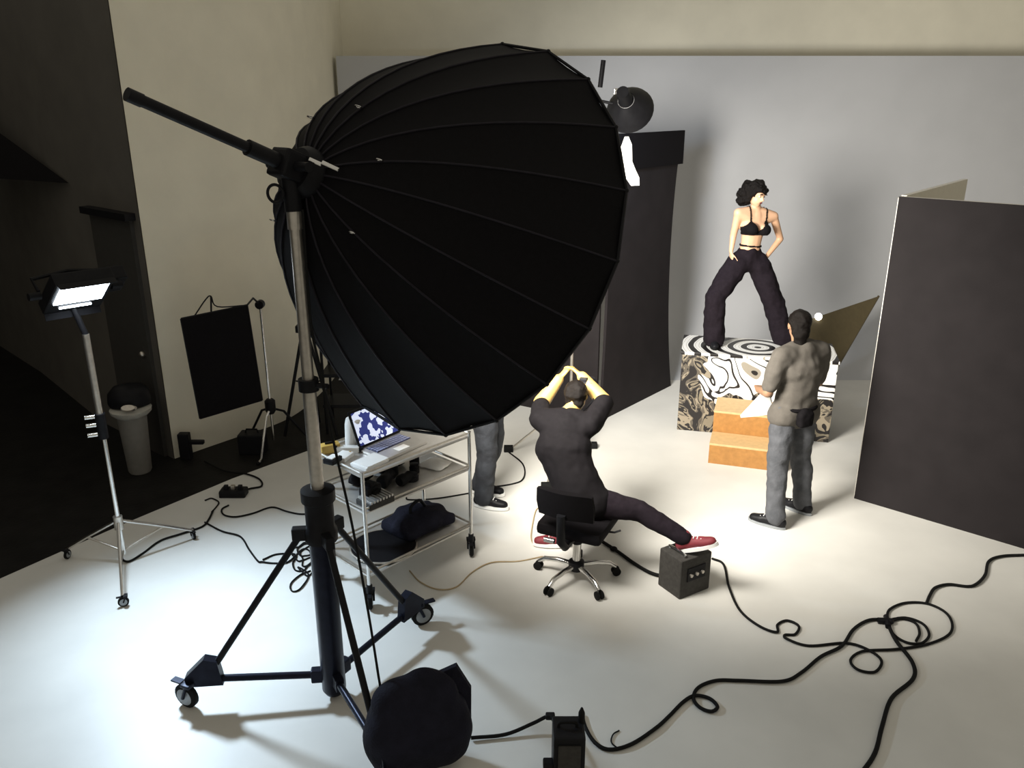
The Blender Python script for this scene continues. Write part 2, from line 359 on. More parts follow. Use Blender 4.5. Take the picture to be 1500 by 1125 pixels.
# white inner cloth peeking out beyond the rim
c0, c1, c2 = P(921, 200, y=5.45), P(936, 272, y=5.45), P(905, 262, y=5.4)
m = MB(); vs = []
for i in range(7):
    t = i / 6; a = lerp(c0, c1, t) + V((.012 * math.sin(t * 9), .02 * math.sin(t * 7), 0)); wdt = .11 * math.sin(math.pi * min(1, t * .75 + .08))
    vs += [a, a - V((wdt, .02, .0))]
m.add(vs + [v + V((0, .008, 0)) for v in vs], [(2 * i, 2 * i + 1, 2 * i + 3, 2 * i + 2) for i in range(6)] + [(14 + 2 * i, 14 + 2 * i + 2, 14 + 2 * i + 3, 14 + 2 * i + 1) for i in range(6)])
m.build('diffuser_flap', PAPER, um, True)
ld = bpy.data.lights.new('umbrella_light', 'SPOT'); lo = bpy.data.objects.new('umbrella_light', ld); COL.objects.link(lo)
ld.energy = E_PARA; ld.color = (1.0, 0.95, 0.86); ld.spot_size = math.radians(105); ld.spot_blend = 1.0; ld.shadow_soft_size = 0.65
lo.location = APEX + ua * 0.85; lo.rotation_euler = ua.to_track_quat('-Z', 'Y').to_euler()
# hanging cord from the hub to the sandbag
pts = [APEX + V((.0, -.12, -.15)), P(455, 470, y=3.72), P(470, 545, y=3.70), P(487, 640, y=3.62), P(516, 770, y=3.52), P(540, 900, y=3.44), P(556, 1000, y=3.36), P(562, 1030, y=3.34)]
MB().tube(spline(pts, 6), .0065, 6).build('hanging_cord', RUBBER, smooth=True, label='thin black cord hanging from the umbrella hub down to the navy sandbag', cat='cord')

# ------------------------------------------------------------------ navy sandbag on the front leg
bc = P(610, 1065, y=3.32)
sb = MB()
sb.ell(V((bc.x + .0, 3.34, .27)), (.25, .17, .27)).ell(V((bc.x + .08, 3.36, .24)), (.20, .16, .24)).ell(V((bc.x - .10, 3.28, .22)), (.16, .15, .22)).ell(V((bc.x + .06, 3.36, .42)), (.16, .09, .16))
sb.ell(V((bc.x - .09, 3.31, .40)), (.13, .11, .15)).remesh(.016, 6, .012, 5, 2)
for q in sb.v: q.z = max(q.z, .013)
bag = sb.build('sandbag', NAVY, smooth=True, label='slumped navy fabric sandbag leaning over the front leg of the rolling stand', cat='sandbag')
fl = MB(); g = [P(632, 992, y=3.42), P(668, 976, y=3.44), P(690, 1010, y=3.44), P(690, 1060, y=3.40), P(640, 1050, y=3.36)]
fl.add(g + [v + V((0, .03, 0)) for v in g], [(0, 1, 2, 3, 4), (9, 8, 7, 6, 5)] + [(i, 5 + i, 5 + (i + 1) % 5, (i + 1) % 5) for i in range(5)]).build('flap', NAVY, bag)

# ------------------------------------------------------------------ light panel on chrome stand
LB = V((-2.80, 5.25, 0))
ls = thing('light_panel_stand', LB, 'slim chrome roller stand at the edge of the dark floor', 'light stand')
MB().cyl(LB + V((0, 0, .10)), LB + V((0, 0, 1.05)), .017).build('lower_pole', CHROME, ls, True)
MB().cyl(LB + V((0, 0, 1.0)), LB + V((0, 0, 1.74)), .022, n=12).build('upper_pole', STEEL, ls, True)
c = MB().lathe(LB, (0, 0, 1), [(.034, 1.0), (.034, 1.18)], 14).build('collar', BLACK, ls, True)
for z in (1.03, 1.10, 1.16): MB().cyl(LB + V((-.09, -.03, z)), LB + V((-.02, 0, z)), .016, n=10).build('locking_knob', CHROME, c, True)
MB().lathe(LB, (0, 0, 1), [(.032, .30), (.032, .40)], 14).build('leg_collar', STEEL, ls, True)
for fx, fy in ((182, 888), (284, 790), (100, 818)):
    f = P(fx, fy, .012); u = (f - LB); u.z = 0; u.normalize()
    t = caster(ls, f, .035, V((-u.y, u.x, 0)), 'caster', BLACK)
    lg = MB().tube([LB + V((0, 0, .36)) + u * .02, lerp(LB, f, .6) + V((0, 0, .20)), V((f.x, f.y, .09))], .012, 8).build('leg', CHROME, ls, True)
    MB().cyl(LB + V((0, 0, .12)), lerp(LB, f, .6) + V((0, 0, .20)), .008, n=8).build('leg_strut', STEEL, lg, True)
def PD(px, py, d):
    """pixel at depth d along the camera axis"""
    x, yy = (px - 750) / F * d, (562.5 - py) / F * d
    return V((x, d * math.cos(PITCH) + yy * math.sin(PITCH), CAMH + yy * math.cos(PITCH) - d * math.sin(PITCH)))
CAMP = V((0, 0, CAMH))
tl_, tr_ = PD(90, 421, 5.08), PD(162, 411, 5.30)
rb_ = PD(78, 447, 1.0) - CAMP; bl_ = CAMP + rb_ * ((tl_ - CAMP).dot(tr_ - tl_) / rb_.dot(tr_ - tl_))   # right-angled corner
FW, FH = (tr_ - tl_).length, (bl_ - tl_).length
lpn = thing('led_light_panel', V((LB.x, LB.y, 1.80)), 'black rectangular light panel glowing cold white on the chrome stand', 'light panel')
rt = (tr_ - tl_).normalized(); dn_ = bl_ - tl_; dn_ = (dn_ - rt * dn_.dot(rt)).normalized(); up = -dn_
fd = rt.cross(up).normalized(); fd = fd if fd.y < 0 else -fd
pc = (tr_ + bl_) / 2 - fd * .05 - up * .055
pa = (rt, fd, up)
MB().bev(pc, (FW + .07, .09, FH + .14), pa, .012).build('housing', BLACK, lpn)
LEDM = mat('led_face', (.9, .95, 1), .4, emit=((.80, .90, 1.0), 14))
MB().box(pc + fd * .048 + up * .055, (FW, .012, FH), pa).build('light_face', LEDM, lpn)
for k, (sg, a) in enumerate(((1, up), (-1, up))):
    ax2 = (rt, (fd * .9 + a * sg * .35).normalized(), (a * sg * .9 - fd * .35).normalized())
    MB().box(pc + a * sg * (FH / 2 + .078) + fd * .06, (FW + .05, .05, .006), ax2).build('barn_door', BLACK, lpn)
MB().box(pc + fd * .048 - up * (FH / 2 + .005), (.20, .010, .014), pa).build('light_strip', LEDM, lpn)
yb = pc - fd * .15
yk = MB().tube([pc + rt * .22 - fd * .03, pc + rt * .23 - fd * .12, yb, pc - rt * .23 - fd * .12, pc - rt * .22 - fd * .03], .012, 8).build('yoke', BLACK, lpn, True)
MB().cyl(pc - up * (FH / 2 + .05) - fd * .02, V((LB.x, LB.y, 1.73)), .02, n=12).build('spigot', BLACK, yk, True)
for sg in (-1, 1): MB().cyl(pc + rt * sg * .22, pc + rt * sg * .29, .025, n=12).build('yoke_knob', BLACK, yk, True)
MB().bev(pc - fd * .09 + rt * .24 - up * .08, (.22, .10, .18), pa, .01).build('battery_box', BLACK, lpn)
ld = bpy.data.lights.new('panel_light', 'AREA'); lo = bpy.data.objects.new('panel_light', ld); COL.objects.link(lo)
ld.shape = 'RECTANGLE'; ld.size = FW; ld.size_y = FH; ld.energy = E_LED; ld.color = (.66, .83, 1.0); ld.spread = math.radians(100)
lo.location = pc + fd * .07 + up * .055; lo.rotation_euler = M((rt, fd.cross(rt) * -1, -fd)).transposed().to_euler(); lo.rotation_euler = fd.to_track_quat('-Z', 'Y').to_euler()

# ------------------------------------------------------------------ trash bin, black flag on stand, small things by the left wall
bb = P(206, 690, 0)
tb = thing('trash_bin', bb, 'round grey-white bin with a black domed lid beside the tan wall corner', 'bin')
MB().lathe(bb, (0, 0, 1), [(.09, 0), (.10, .02), (.125, .56), (.13, .58)], 24).build('bin_body', mat('grey_bin_plastic', (.22, .21, .19), .5), tb, True)
MB().lathe(bb, (0, 0, 1), [(.14, .55), (.17, .58), (.175, .61), (.15, .62)], 24).build('rim', mat('bin_rim', (.45, .44, .40), .5), tb, True)
MB().lathe(bb + V((0, 0, .0)), V((-.05, .12, 1)), [(.17, .62), (.185, .66), (.175, .74), (.12, .80), (.02, .82)], 24).build('lid', BLACK, tb, True)
MB().lathe(bb + V((.05, -.135, .66)), V((.1, -1, .7)), [(.032, 0), (.026, .02)], 16, sx=2.2).build('lid_flap', STEEL, tb, True)
fc = [P(265, 467, y=6.75), P(362, 447, y=7.0), P(384, 586, y=7.05), P(293, 613, y=6.8)]
fg = thing('black_flag', (fc[2] + fc[3]) / 2, 'solid black rectangular cloth flag hung on a thin wire frame', 'flag')
m = MB(); nn = (fc[1] - fc[0]).cross(fc[3] - fc[0]).normalized() * .012
m.add([p + nn for p in fc] + [p - nn for p in fc], [(0, 1, 2, 3), (7, 6, 5, 4)] + [(i, 4 + i, 4 + (i + 1) % 4, (i + 1) % 4) for i in range(4)]).build('flag_cloth', BLACKCLOTH, fg)
m = MB()
for i in range(4): m.cyl(fc[i], fc[(i + 1) % 4], .009, n=8)
m.build('flag_frame', BLACK, fg, True)
hk = P(309, 434, y=6.95)
m = MB().tube(spline([lerp(fc[0], fc[1], .2), hk - V((0.05, 0, .03)), hk, lerp(fc[0], fc[1], .55) + V((0, 0, .04)), fc[1]], 5), .006, 6).tube([lerp(fc[0], fc[1], .45), hk], .008, 6)
m.build('hanger_wire', BLACK, fg, True)
CB = P(402, 655, 0)
cs = thing('century_stand', CB, 'chrome grip stand holding the black flag in front of the tan wall', 'light stand')
MB().cyl(CB + V((0, 0, .08)), CB + V((0, 0, 1.45)), .013).build('pole', CHROME, cs, True)
MB().lathe(CB, (0, 0, 1), [(.03, .35), (.05, .38), (.05, .48), (.03, .50)], 14).build('base_collar', BLACK, cs, True)
for an in (20, 150, 265):
    u = V((math.cos(math.radians(an)), math.sin(math.radians(an)), 0))
    lg = MB().tube([CB + V((0, 0, .40)) + u * .02, CB + u * .12 + V((0, 0, .36)), CB + u * .34 + V((0, 0, .03)), CB + u * .42 + V((0, 0, .015))], .012, 8).build('leg', CHROME if an == 265 else BLACK, cs, True)
    MB().ell(CB + u * .42 + V((0, 0, .018)), (.02, .02, .018), n=8, m=6).build('foot', RUBBER, lg, True)
ar = MB().tube([CB + V((0, 0, 1.42)), lerp(CB + V((0, 0, 1.42)), fc[1], .5) + V((0, 0, .06)), fc[1]], .009, 6).build('arm', BLACK, cs, True)
MB().lathe(CB + V((0, -.03, 1.42)), (0, 1, 0), [(.04, 0), (.04, .06)], 14).build('grip_head', BLACK, ar, True)
TB = P(458, 622, y=7.75); TB.z = 0
ts = thing('black_tripod', TB, 'short black tripod standing behind the silver mast', 'tripod')
MB().cyl(TB + V((0, 0, .45)), TB + V((0, 0, 1.12)), .022).build('centre_post', BLACK, ts, True)
MB().bev(TB + V((0, 0, 1.10)), (.16, .10, .07), None, .01).build('tripod_head', BLACK, ts)
for an in (-160, -20, 90):
    u = V((math.cos(math.radians(an)), math.sin(math.radians(an)), 0))
    lg = MB().cyl(TB + V((0, 0, 1.05)) + u * .03, TB + u * .28 + V((0, 0, .015)), .016, n=10).build('leg', BLACK, ts, True)
    MB().cyl(TB + V((0, 0, .55)), lerp(TB + V((0, 0, 1.05)), TB + u * .28, .45), .008, n=6).build('leg_brace', BLACK, lg, True)
rk = P(515, 600, y=7.9); rk.z = 0
rr_ = thing('equipment_rack', rk, 'low black equipment rack half hidden behind the umbrella and the cart', 'rack')
for z in (.3, .62, .92): MB().bev(rk + V((0, 0, z)), (.5, .34, .035), None, .006).build('shelf', BLACK, rr_)
for sx in (-1, 1):
    for sy in (-1, 1): MB().cyl(rk + V((sx * .23, sy * .15, 0)), rk + V((sx * .23, sy * .15, .98)), .014, n=8).build('post', BLACK, rr_, True)
# small black charger standing upright by the wall
c = P(274, 672, 0)
ch = MB().bev(c + V((0, 0, .13)), (.10, .08, .26), None, .01).build('battery_charger', BLACK, label='small upright black battery charger on the floor against the tan wall', cat='charger')
MB().bev(c + V((.11, .0, .17)), (.14, .05, .035), None, .008).build('plug', BLACK, ch)
c = P(372, 662, 0)
kb = MB().bev(c + V((0, 0, .10)), (.24, .16, .20), None, .012).build('equipment_case', BLACK, label='small black equipment case at the wall behind the grip stand', cat='case')
MB().tube([c + V((-.06, -.0, .20)), c + V((-.05, 0, .235)), c + V((.05, 0, .235)), c + V((.06, 0, .20))], .008, 6).build('handle', RUBBER, kb, True)

# ------------------------------------------------------------------ cables on the floor
def cable(px, r, label, m=RUBBER, z0=.012, cat='cable', sub=7, name='cable', group=None):
    pts = [P(x, y, z0 + r + (.0015 * (i % 3))) for i, (x, y) in enumerate(px)]
    return MB().tube(spline(pts, sub), r, 7).build(name, m, smooth=True, label=label, cat=cat, group=group)
cable([(1043, 818), (1060, 827), (1068, 860), (1084, 894), (1112, 917), (1138, 926), (1139, 915), (1153, 909), (1170, 917), (1165, 929), (1150, 930), (1153, 936), (1185, 946), (1237, 942), (1268, 950), (1291, 967), (1282, 984), (1257, 981), (1246, 967), (1264, 954), (1313, 951), (1361, 943), (1393, 926), (1389, 901), (1361, 885), (1327, 883), (1303, 893), (1299, 910)],
      .0085, 'black cable from the grey power pack curling into two small loops and a large ring')
cable([(852, 1045), (858, 1066), (872, 1088), (893, 1098), (925, 1090), (960, 1067), (980, 1049), (1001, 1028), (1018, 1019), (1039, 1023), (1051, 1035), (1042, 1042), (1025, 1036), (1016, 1023), (1023, 1007), (1049, 997), (1084, 997), (1146, 998), (1174, 985), (1202, 962), (1233, 946), (1250, 922), (1271, 909), (1294, 907)],
      .0105, 'thick black cable from the black battery box with one small loop to the connector')
cable([(1300, 913), (1313, 939), (1337, 971), (1337, 995), (1306, 1023), (1292, 1064), (1282, 1102), (1264, 1130), (1235, 1165)], .012, 'thick black cable running from the connector out past the open floor')
cable([(1301, 908), (1327, 905), (1352, 914), (1361, 930), (1350, 942), (1328, 941), (1309, 929), (1304, 914), (1320, 906), (1341, 913), (1347, 927), (1342, 939)], .0085, 'short black cable coiled twice beside the connector')
cable([(1580, 812), (1500, 813), (1465, 815), (1448, 823), (1443, 842), (1431, 855), (1417, 859), (1389, 856), (1370, 861), (1362, 872), (1357, 884)], .0105, 'black cable winding from past the dark V-shaped flat to the large ring')
cn = MB(); a, b = P(1286, 909, .03), P(1304, 910, .03); cn.cyl(a, b, .02, n=12).ell(b, (.024, .024, .02)); cn.cyl(P(1298, 903, .03), P(1301, 918, .03), .018, n=10)
cn.build('cable_connector', BLACK, smooth=True, label='black plug connector where the floor cables meet', cat='connector')
cable([(908, 1098), (896, 1088), (898, 1076), (907, 1070)], .004, 'short thin black tie strap on the thick cable', cat='strap', name='cable_tie')
m = MB().tube(spline([P(690, 1081, .03), P(740, 1076, .03), P(780, 1060, .06), P(804, 1049, .10), P(812, 1058, .12), P(818, 1075, .13)], 6), .010, 7)
pw = m.build('cable', RUBBER, smooth=True, label='black power cable from the navy sandbag to the black battery box', cat='cable')
MB().bev(P(806, 1049, .10), (.05, .035, .03), None, .008).build('plug', BLACK, pw)
pb = P(832, 1150, 0)
bx = thing('battery_box', pb, 'black battery box with plugs on top standing on the open floor', 'battery')
MB().bev(pb + V((0, 0.05, .16)), (.155, .16, .30), None, .012).build('case', BLACK, bx)
MB().bev(pb + V((0, -.035, .16)), (.11, .012, .22), None, .004).build('front_panel', GREYPACK, bx)
MB().lathe(pb + V((.065, .09, .30)), (0, 0, 1), [(.018, 0), (.016, .06), (.005, .09)], 10).build('plug', RUBBER, bx, True)
MB().bev(pb + V((-.10, .0, .13)), (.05, .05, .04), None, .008).build('latch', BLACK, bx)
MB().tube(spline([pb + V((-.05, .05, .31)), pb + V((-.04, .05, .335)), pb + V((.03, .05, .335)), pb + V((.04, .05, .31))], 5), .008, 6).build('handle', RUBBER, bx, True)
cable([(858, 778), (880, 792), (905, 808), (930, 826), (955, 840), (978, 845)], .013, 'thick black cable with two clamps running from under the chair to the power pack')
for p_, nl in (((872, 788), 'close to the chair base'), ((899, 804), 'halfway to the power pack')): MB().ell(P(*p_, .03), (.028, .022, .02), n=10, m=7).build('cable_clamp', RUBBER, smooth=True, label='black knob clamp on the thick cable ' + nl, cat='clamp', group='clamps on the chair cable')
cable([(600, 836), (615, 852), (640, 863), (668, 860), (692, 838), (720, 824), (760, 822), (795, 815)], .005, 'thin tan cable curving from the cart to the office chair', TANCABLE)
cable([(783, 800), (778, 785), (784, 750), (792, 742)], .005, 'thin tan cable behind the office chair', TANCABLE)
cable([(595, 728), (600, 732), (640, 730), (690, 722)], .006, 'thin dark cable passing behind the cart legs')
cable([(745, 662), (766, 680), (767, 700), (750, 709), (700, 716)], .007, 'dark cable curving behind the sneaker of the person at the cart')
cable([(462, 752), (440, 753), (420, 749), (398, 743), (370, 752), (345, 757), (328, 754), (325, 746), (335, 740)], .007, 'black cable winding from the power strip to the rolling stand')
cable([(300, 765), (325, 778), (352, 786), (365, 805), (378, 822), (384, 823), (400, 825), (420, 824), (432, 812), (405, 812), (385, 820)], .007, 'black cable ending in a flat loop under the rolling stand leg')
cable([(310, 750), (318, 741), (320, 735), (310, 730), (300, 733)], .006, 'short black cable loop beside the power strip')
cable([(178, 812), (180, 820), (190, 822), (210, 810), (235, 792), (265, 782), (295, 772), (305, 762), (312, 748)], .008, 'black cord trailing from the chrome roller stand to the power strip')
cable([(300, 676), (330, 690), (360, 694), (380, 702), (383, 712), (365, 716), (350, 722)], .008, 'black cable crossing the dark floor to the power strip')
px = []
for i in range(46):
    t = i * .62; px.append((448 + 14 * math.cos(t) * (1 + .3 * math.sin(i * 1.7)) + 5 * math.sin(i * .31), 812 + 15 * math.sin(t) * (1 + .3 * math.cos(i * 1.3)) + (i - 20) * .55))
px += [(452, 842), (440, 862), (428, 866), (426, 855), (440, 842), (455, 836)]
cable(px, .006, 'messy tangle of black cable behind the rolling stand column')
pst = P(343, 727, 0)
ps = MB().bev(pst + V((0, 0, .035)), (.22, .12, .07), None, .015).build('power_strip', BLACK, label='black power strip block at the edge of the dark floor', cat='power strip')
for i in range(3): MB().bev(pst + V((-.06 + i * .06, 0, .085)), (.035, .035, .04), None, .006).build('plug', BLACK if i != 1 else STEEL, ps)

# ------------------------------------------------------------------ utility cart and its load
CF, CR = V((-.935, 4.70, .012)), V((-.30, 5.37, .012))
ex = (CR - CF).normalized(); ey = V((-ex.y, ex.x, 0)); LX = (CR - CF).length; LY = .52; ez = V((0, 0, 1)); ca = (ex, ey, ez)
def CT(a, b, z): return CF + ex * (a * LX) + ey * (b * LY) + V((0, 0, z - .012))
ct = thing('utility_cart', CT(.5, .5, 0.012), 'three-shelf metal utility cart loaded with gear under the umbrella', 'cart')
for a in (0, 1):
    for b in (0, 1):
        caster(ct, CT(a, b, .012), .055, ex * .5 + ey * .6, 'caster', BLACK)
        MB().cyl(CT(a, b, .15), CT(a, b, 1.0), .013, n=10).build('post', CHROME, ct, True)
        MB().cyl(CT(a, b, .13), CT(a, b, .19), .02, n=10).build('post_foot', BLACK, ct, True)
for z in (.25, .71, .96):
    s_ = MB().box(CT(.5, .5, z), (LX, LY, .012), ca).build('shelf', ALU, ct)
    m = MB()
    for (a, b, c_, d) in ((0, 0, 1, 0), (1, 0, 1, 1), (1, 1, 0, 1), (0, 1, 0, 0)): m.tube([CT(a, b, z + .03), CT(c_, d, z + .03)], .008, 6)
    m.build('shelf_rail', STEEL, s_, True)
# laptop
lp = CT(.46, .42, .966)
lt = thing('laptop', lp, 'open laptop with a blue-white picture on its screen on the top shelf of the cart', 'laptop')
lx = (ex * .98 + ey * .1).normalized(); ly = V((-lx.y, lx.x, 0))
MB().bev(lp + V((0, 0, .012)), (.38, .26, .02), (lx, ly, ez), .005).build('base', ALU, lt)
kb = MB().box(lp + ly * .045 + V((0, 0, .024)), (.31, .11, .004), (lx, ly, ez)).build('keyboard', mat('keyboard_deck', (.02, .025, .09), .5), lt)
KEY = mat('keycaps', (.30, .33, .50), .5)
for r_ in range(4):
    for k_ in range(11): MB().box(lp + lx * (-.14 + k_ * .028) + ly * (.005 + r_ * .026) + V((0, 0, .0275)), (.022, .019, .004), (lx, ly, ez)).build('key', KEY, kb)
MB().box(lp - ly * .075 + V((0, 0, .0235)), (.10, .06, .002), (lx, ly, ez)).build('touchpad', PAPER, lt)
su = (ez * .93 + ly * .36).normalized(); sn = lx.cross(su)
sc_c = lp + ly * .13 + V((0, 0, .02)) + su * .13
ldd = MB().bev(sc_c, (.38, .012, .26), (lx, sn, su), .004).build('lid', BLACK, lt)
sg_ = -1 if sn.dot(V((0, -1, 0))) < 0 else 1
SCR = bpy.data.materials.new('screen_picture'); SCR.use_nodes = True; nt = SCR.node_tree; bs = nt.nodes['Principled BSDF']
tcn = nt.nodes.new('ShaderNodeTexCoord'); vn = nt.nodes.new('ShaderNodeTexNoise'); vn.inputs['Scale'].default_value = 14; cr = nt.nodes.new('ShaderNodeValToRGB')
cr.color_ramp.interpolation = 'CONSTANT'; cr.color_ramp.elements[0].color = (.02, .03, .16, 1); cr.color_ramp.elements[1].position = .52; cr.color_ramp.elements[1].color = (.62, .68, .85, 1)
nt.links.new(tcn.outputs['Object'], vn.inputs['Vector']); nt.links.new(vn.outputs['Fac'], cr.inputs[0]); nt.links.new(cr.outputs[0], bs.inputs['Base Color']); nt.links.new(cr.outputs[0], bs.inputs['Emission Color']); bs.inputs['Emission Strength'].default_value = .8
MB().box(sc_c + sn * sg_ * .008, (.35, .003, .225), (lx, sn, su)).build('screen', SCR, ldd)
def small(name, a, b, z, size, m, label, cat, kind='box', rot=0, parts=None):
    c = CT(a, b, z); rx = (ex * math.cos(rot) + ey * math.sin(rot)); ry = V((-rx.y, rx.x, 0))
    mb = MB()
    if kind == 'box': mb.bev(c + V((0, 0, size[2] / 2)), size, (rx, ry, ez), min(size) * .18)
    elif kind == 'cyl': mb.lathe(c, ez, [(size[0] * .92, 0), (size[0], size[2] * .06), (size[0], size[2] * .62), (size[0] * .88, size[2] * .66), (size[0] * .88, size[2] * .95), (size[0] * .7, size[2])], 18)
    elif kind == 'lens':
        mb.lathe(c + V((0, 0, size[0])), rx, [(size[0] * .8, 0), (size[0], size[2] * .1), (size[0], size[2] * .5), (size[0] * .85, size[2] * .55), (size[0] * .85, size[2] * .9), (size[0] * .95, size[2]), (size[0] * .6, size[2] * .97)], 18)
    elif kind == 'bag':
        mb.ell(c + V((0, 0, size[2] * .45)), (size[0] / 2, size[1] / 2, size[2] * .5), (rx, ry, ez)).bev(c + V((0, 0, size[2] * .3)), (size[0] * .9, size[1] * .9, size[2] * .55), (rx, ry, ez), .02)
        mb.remesh(.012, 4, .012, 9, a * 10)
    o = mb.build(name, m, smooth=True, label=label, cat=cat)
    for (pn, dx, dy, dz, sz, pm) in (parts or []):
        MB().bev(c + rx * dx + ry * dy + V((0, 0, dz)), sz, (rx, ry, ez), min(sz) * .2).build(pn, pm, o)
    return o
T3 = .966; T2 = .716; T1 = .256
small('paper_pad', .17, .25, T3, (.20, .15, .02), PAPER, 'white paper pad lying at the cart corner in front of the laptop', 'paper', rot=.1, parts=[('top_sheet', .01, .0, .022, (.19, .14, .004), PAPER)])
small('external_drive', .10, .62, T3, (.12, .09, .03), WHITE, 'small white external drive beside the laptop on the cart', 'drive', rot=.4, parts=[('status_light', .05, -.02, .031, (.01, .01, .004), YELLOW)])
small('tool_case', .10, .92, T3, (.13, .07, .06), YELLOW, 'small yellow plastic tool case at the back edge of the cart', 'case', rot=-.3, parts=[('handle', 0, 0, .065, (.06, .015, .015), BLACK), ('latch', .03, -.036, .04, (.02, .006, .02), BLACK)])
c = CT(.27, .86, T3)
cup = MB().lathe(c, (.1, 0, 1), [(.045, 0), (.055, .16), (.05, .20), (.02, .22)], 18).build('paper_roll', WHITE, smooth=True, label='standing roll of white paper towels behind the laptop', cat='paper roll')
MB().cyl(c + V((.02, 0, .21)), c + V((.025, 0, .235)), .014, n=10).build('roll_core', WOOD, cup, True)
small('white_adapter', .17, .80, T3, (.22, .05, .04), WHITE, 'long white power adapter lying behind the laptop', 'adapter', rot=-.9, parts=[('adapter_plug', .12, 0, .02, (.03, .03, .03), BLACK)])
small('card_reader', -.02, .55, T3 + .02, (.10, .08, .035), BLACK, 'small black card reader with silver display at the edge of the cart', 'card reader', rot=.3, parts=[('display', 0, 0, .038, (.07, .05, .006), WHITE)])
small('still_camera', .16, .25, T2, (.14, .08, .10), BLACK, 'black camera body at the near corner of the middle shelf', 'camera', rot=.2, parts=[('viewfinder_hump', 0, 0, .11, (.05, .06, .03), BLACK), ('lens_mount', 0, -.05, .05, (.06, .03, .06), RUBBER)])
small('camera_lens', .30, .35, T2, (.045, 0, .16), BLACK, 'long black lens lying on the middle shelf of the cart', 'lens', 'lens', .5)
small('camera_lens', .42, .25, T2, (.040, 0, .11), BLACK, 'short black lens lying beside the long lens on the cart', 'lens', 'lens', .2)
small('camera_lens', .52, .62, T2, (.045, 0, .10), BLACK, 'fat black lens standing upright in the middle of the cart shelf', 'lens', 'cyl')
small('camera_lens', .66, .45, T2, (.036, 0, .07), BLACK, 'small black lens standing alone on the cart shelf', 'lens', 'cyl')
small('camera_lens', .76, .66, T2, (.036, 0, .085), BLACK, 'black lens standing at the far end of the cart shelf', 'lens', 'cyl')
small('gaffer_tape', .56, .30, T2, (.05, 0, .05), BLACK, 'roll of black tape on the middle cart shelf', 'tape', 'cyl')
small('white_cloth', .86, .42, T2, (.20, .22, .035), PAPER, 'folded white cloth at the end of the middle cart shelf', 'cloth', 'bag', .3)
small('cable_pouch', .28, .74, T2, (.20, .12, .12), BLACKCLOTH, 'black cable pouch at the back of the middle cart shelf', 'pouch', 'bag', .3)
small('shoulder_bag', .58, .80, T2, (.26, .13, .15), BLACKCLOTH, 'black shoulder bag at the back of the middle cart shelf', 'bag', 'bag', .1)
# ribbed metal vent case on the near end of the middle shelf
c = CT(.06, .12, T2)
vc = thing('ribbed_lamp_housing', c, 'silver ribbed lamp housing lying at the near end of the cart shelf', 'lamp')
MB().bev(c + ex * .08 + V((0, 0, .02)), (.20, .15, .04), ca, .006).build('housing', GREYPACK, vc)
for i in range(8): MB().box(c + ex * (.0 + i * .024) + V((0, 0, .048)), (.012, .14, .016), ca).build('fin', ALU, vc)
# bottom shelf
c = P(562, 800, .27)
rd = thing('collapsible_reflector', V((c.x, c.y, .256)), 'round black collapsible reflector lying on the bottom shelf of the cart', 'reflector')
MB().lathe(V((c.x, c.y, .262)), ez, [(.225, 0), (.232, .006), (.225, .014)], 36).build('fabric', BLACKCLOTH, rd, True)
MB().ring(V((c.x, c.y, .272)), ez, .228, .007, 40, 8).build('hoop', STEEL, rd, True)
sbg = MB().ell(CT(.70, .50, .33), (.25, .19, .085), (ex, ey, ez)).bev(CT(.70, .5, .31), (.46, .34, .09), ca, .03).remesh(.014, 4, .018, 6, 4)
for q in sbg.v: q.z = max(q.z, .257)
o = sbg.build('camera_bag', NAVY, smooth=True, label='dark navy camera bag on the bottom shelf of the cart', cat='bag')
MB().tube(spline([CT(.62, .5, .39), CT(.64, .5, .45), CT(.72, .5, .47), CT(.78, .5, .40)], 6), .012, 8).build('handle', BLACK, o, True)

# ------------------------------------------------------------------ V-flats
def panel(root, a, b, h, th, name='panel', front=FOAMBLACK, back=WHITEBOARD, bow=0.0, lean=0.0, z0=.012, n=8, m=10, edge=None):
    """board from floor point a to b, height h; bows in its own plane normal; slots: front, back, edge"""
    d = (b - a); L = d.length; u = d.normalized(); nr = V((u.y, -u.x, 0)); nr = nr if nr.y < 0 else -nr
    g = []
    for s in (1, -1):
        for j in range(m + 1):
            for i in range(n + 1):
                t = j / m
                g.append(a + u * (L * i / n + -(bow * 4 * t * (1 - t) + lean * t) * (i / n)) + nr * (s * th / 2) + nr * (abs(bow) * .15 * math.sin(math.pi * t)) + V((0, 0, z0 - a.z + h * t)))
    N = (n + 1) * (m + 1); mb = MB()
    q = [(j * (n + 1) + i, j * (n + 1) + i + 1, (j + 1) * (n + 1) + i + 1, (j + 1) * (n + 1) + i) for j in range(m) for i in range(n)]
    mb.add(g, q)
    for f in q: mb.f.append([N + i for i in reversed(f)]); mb.mi.append(1)
    bd = [i for i in range(n + 1)] + [j * (n + 1) + n for j in range(1, m + 1)] + [m * (n + 1) + i for i in range(n - 1, -1, -1)] + [j * (n + 1) for j in range(m - 1, 0, -1)]
    for k in range(len(bd)): mb.f.append([bd[k], bd[(k + 1) % len(bd)], N + bd[(k + 1) % len(bd)], N + bd[k]]); mb.mi.append(2)
    return mb.build(name, [front, back, edge or FOAM], root)
vh = V((2.90, 6.31, 0))
vf = thing('v_flat', vh, 'tall dark hinged V-shaped flat standing alone beside the man in the grey shirt', 'v-flat')
panel(vf, vh, V((3.86, 5.47, 0)), 2.50, .04)
panel(vf, vh + V((.06, .06, 0)), V((4.12, 7.72, 0)), 2.50, .04, front=WHITEBOARD, back=FOAMBLACK)
MB().box(vh + V((.01, -.0, 1.26)), (.03, .03, 2.48)).build('hinge_tape', FOAM, vf)
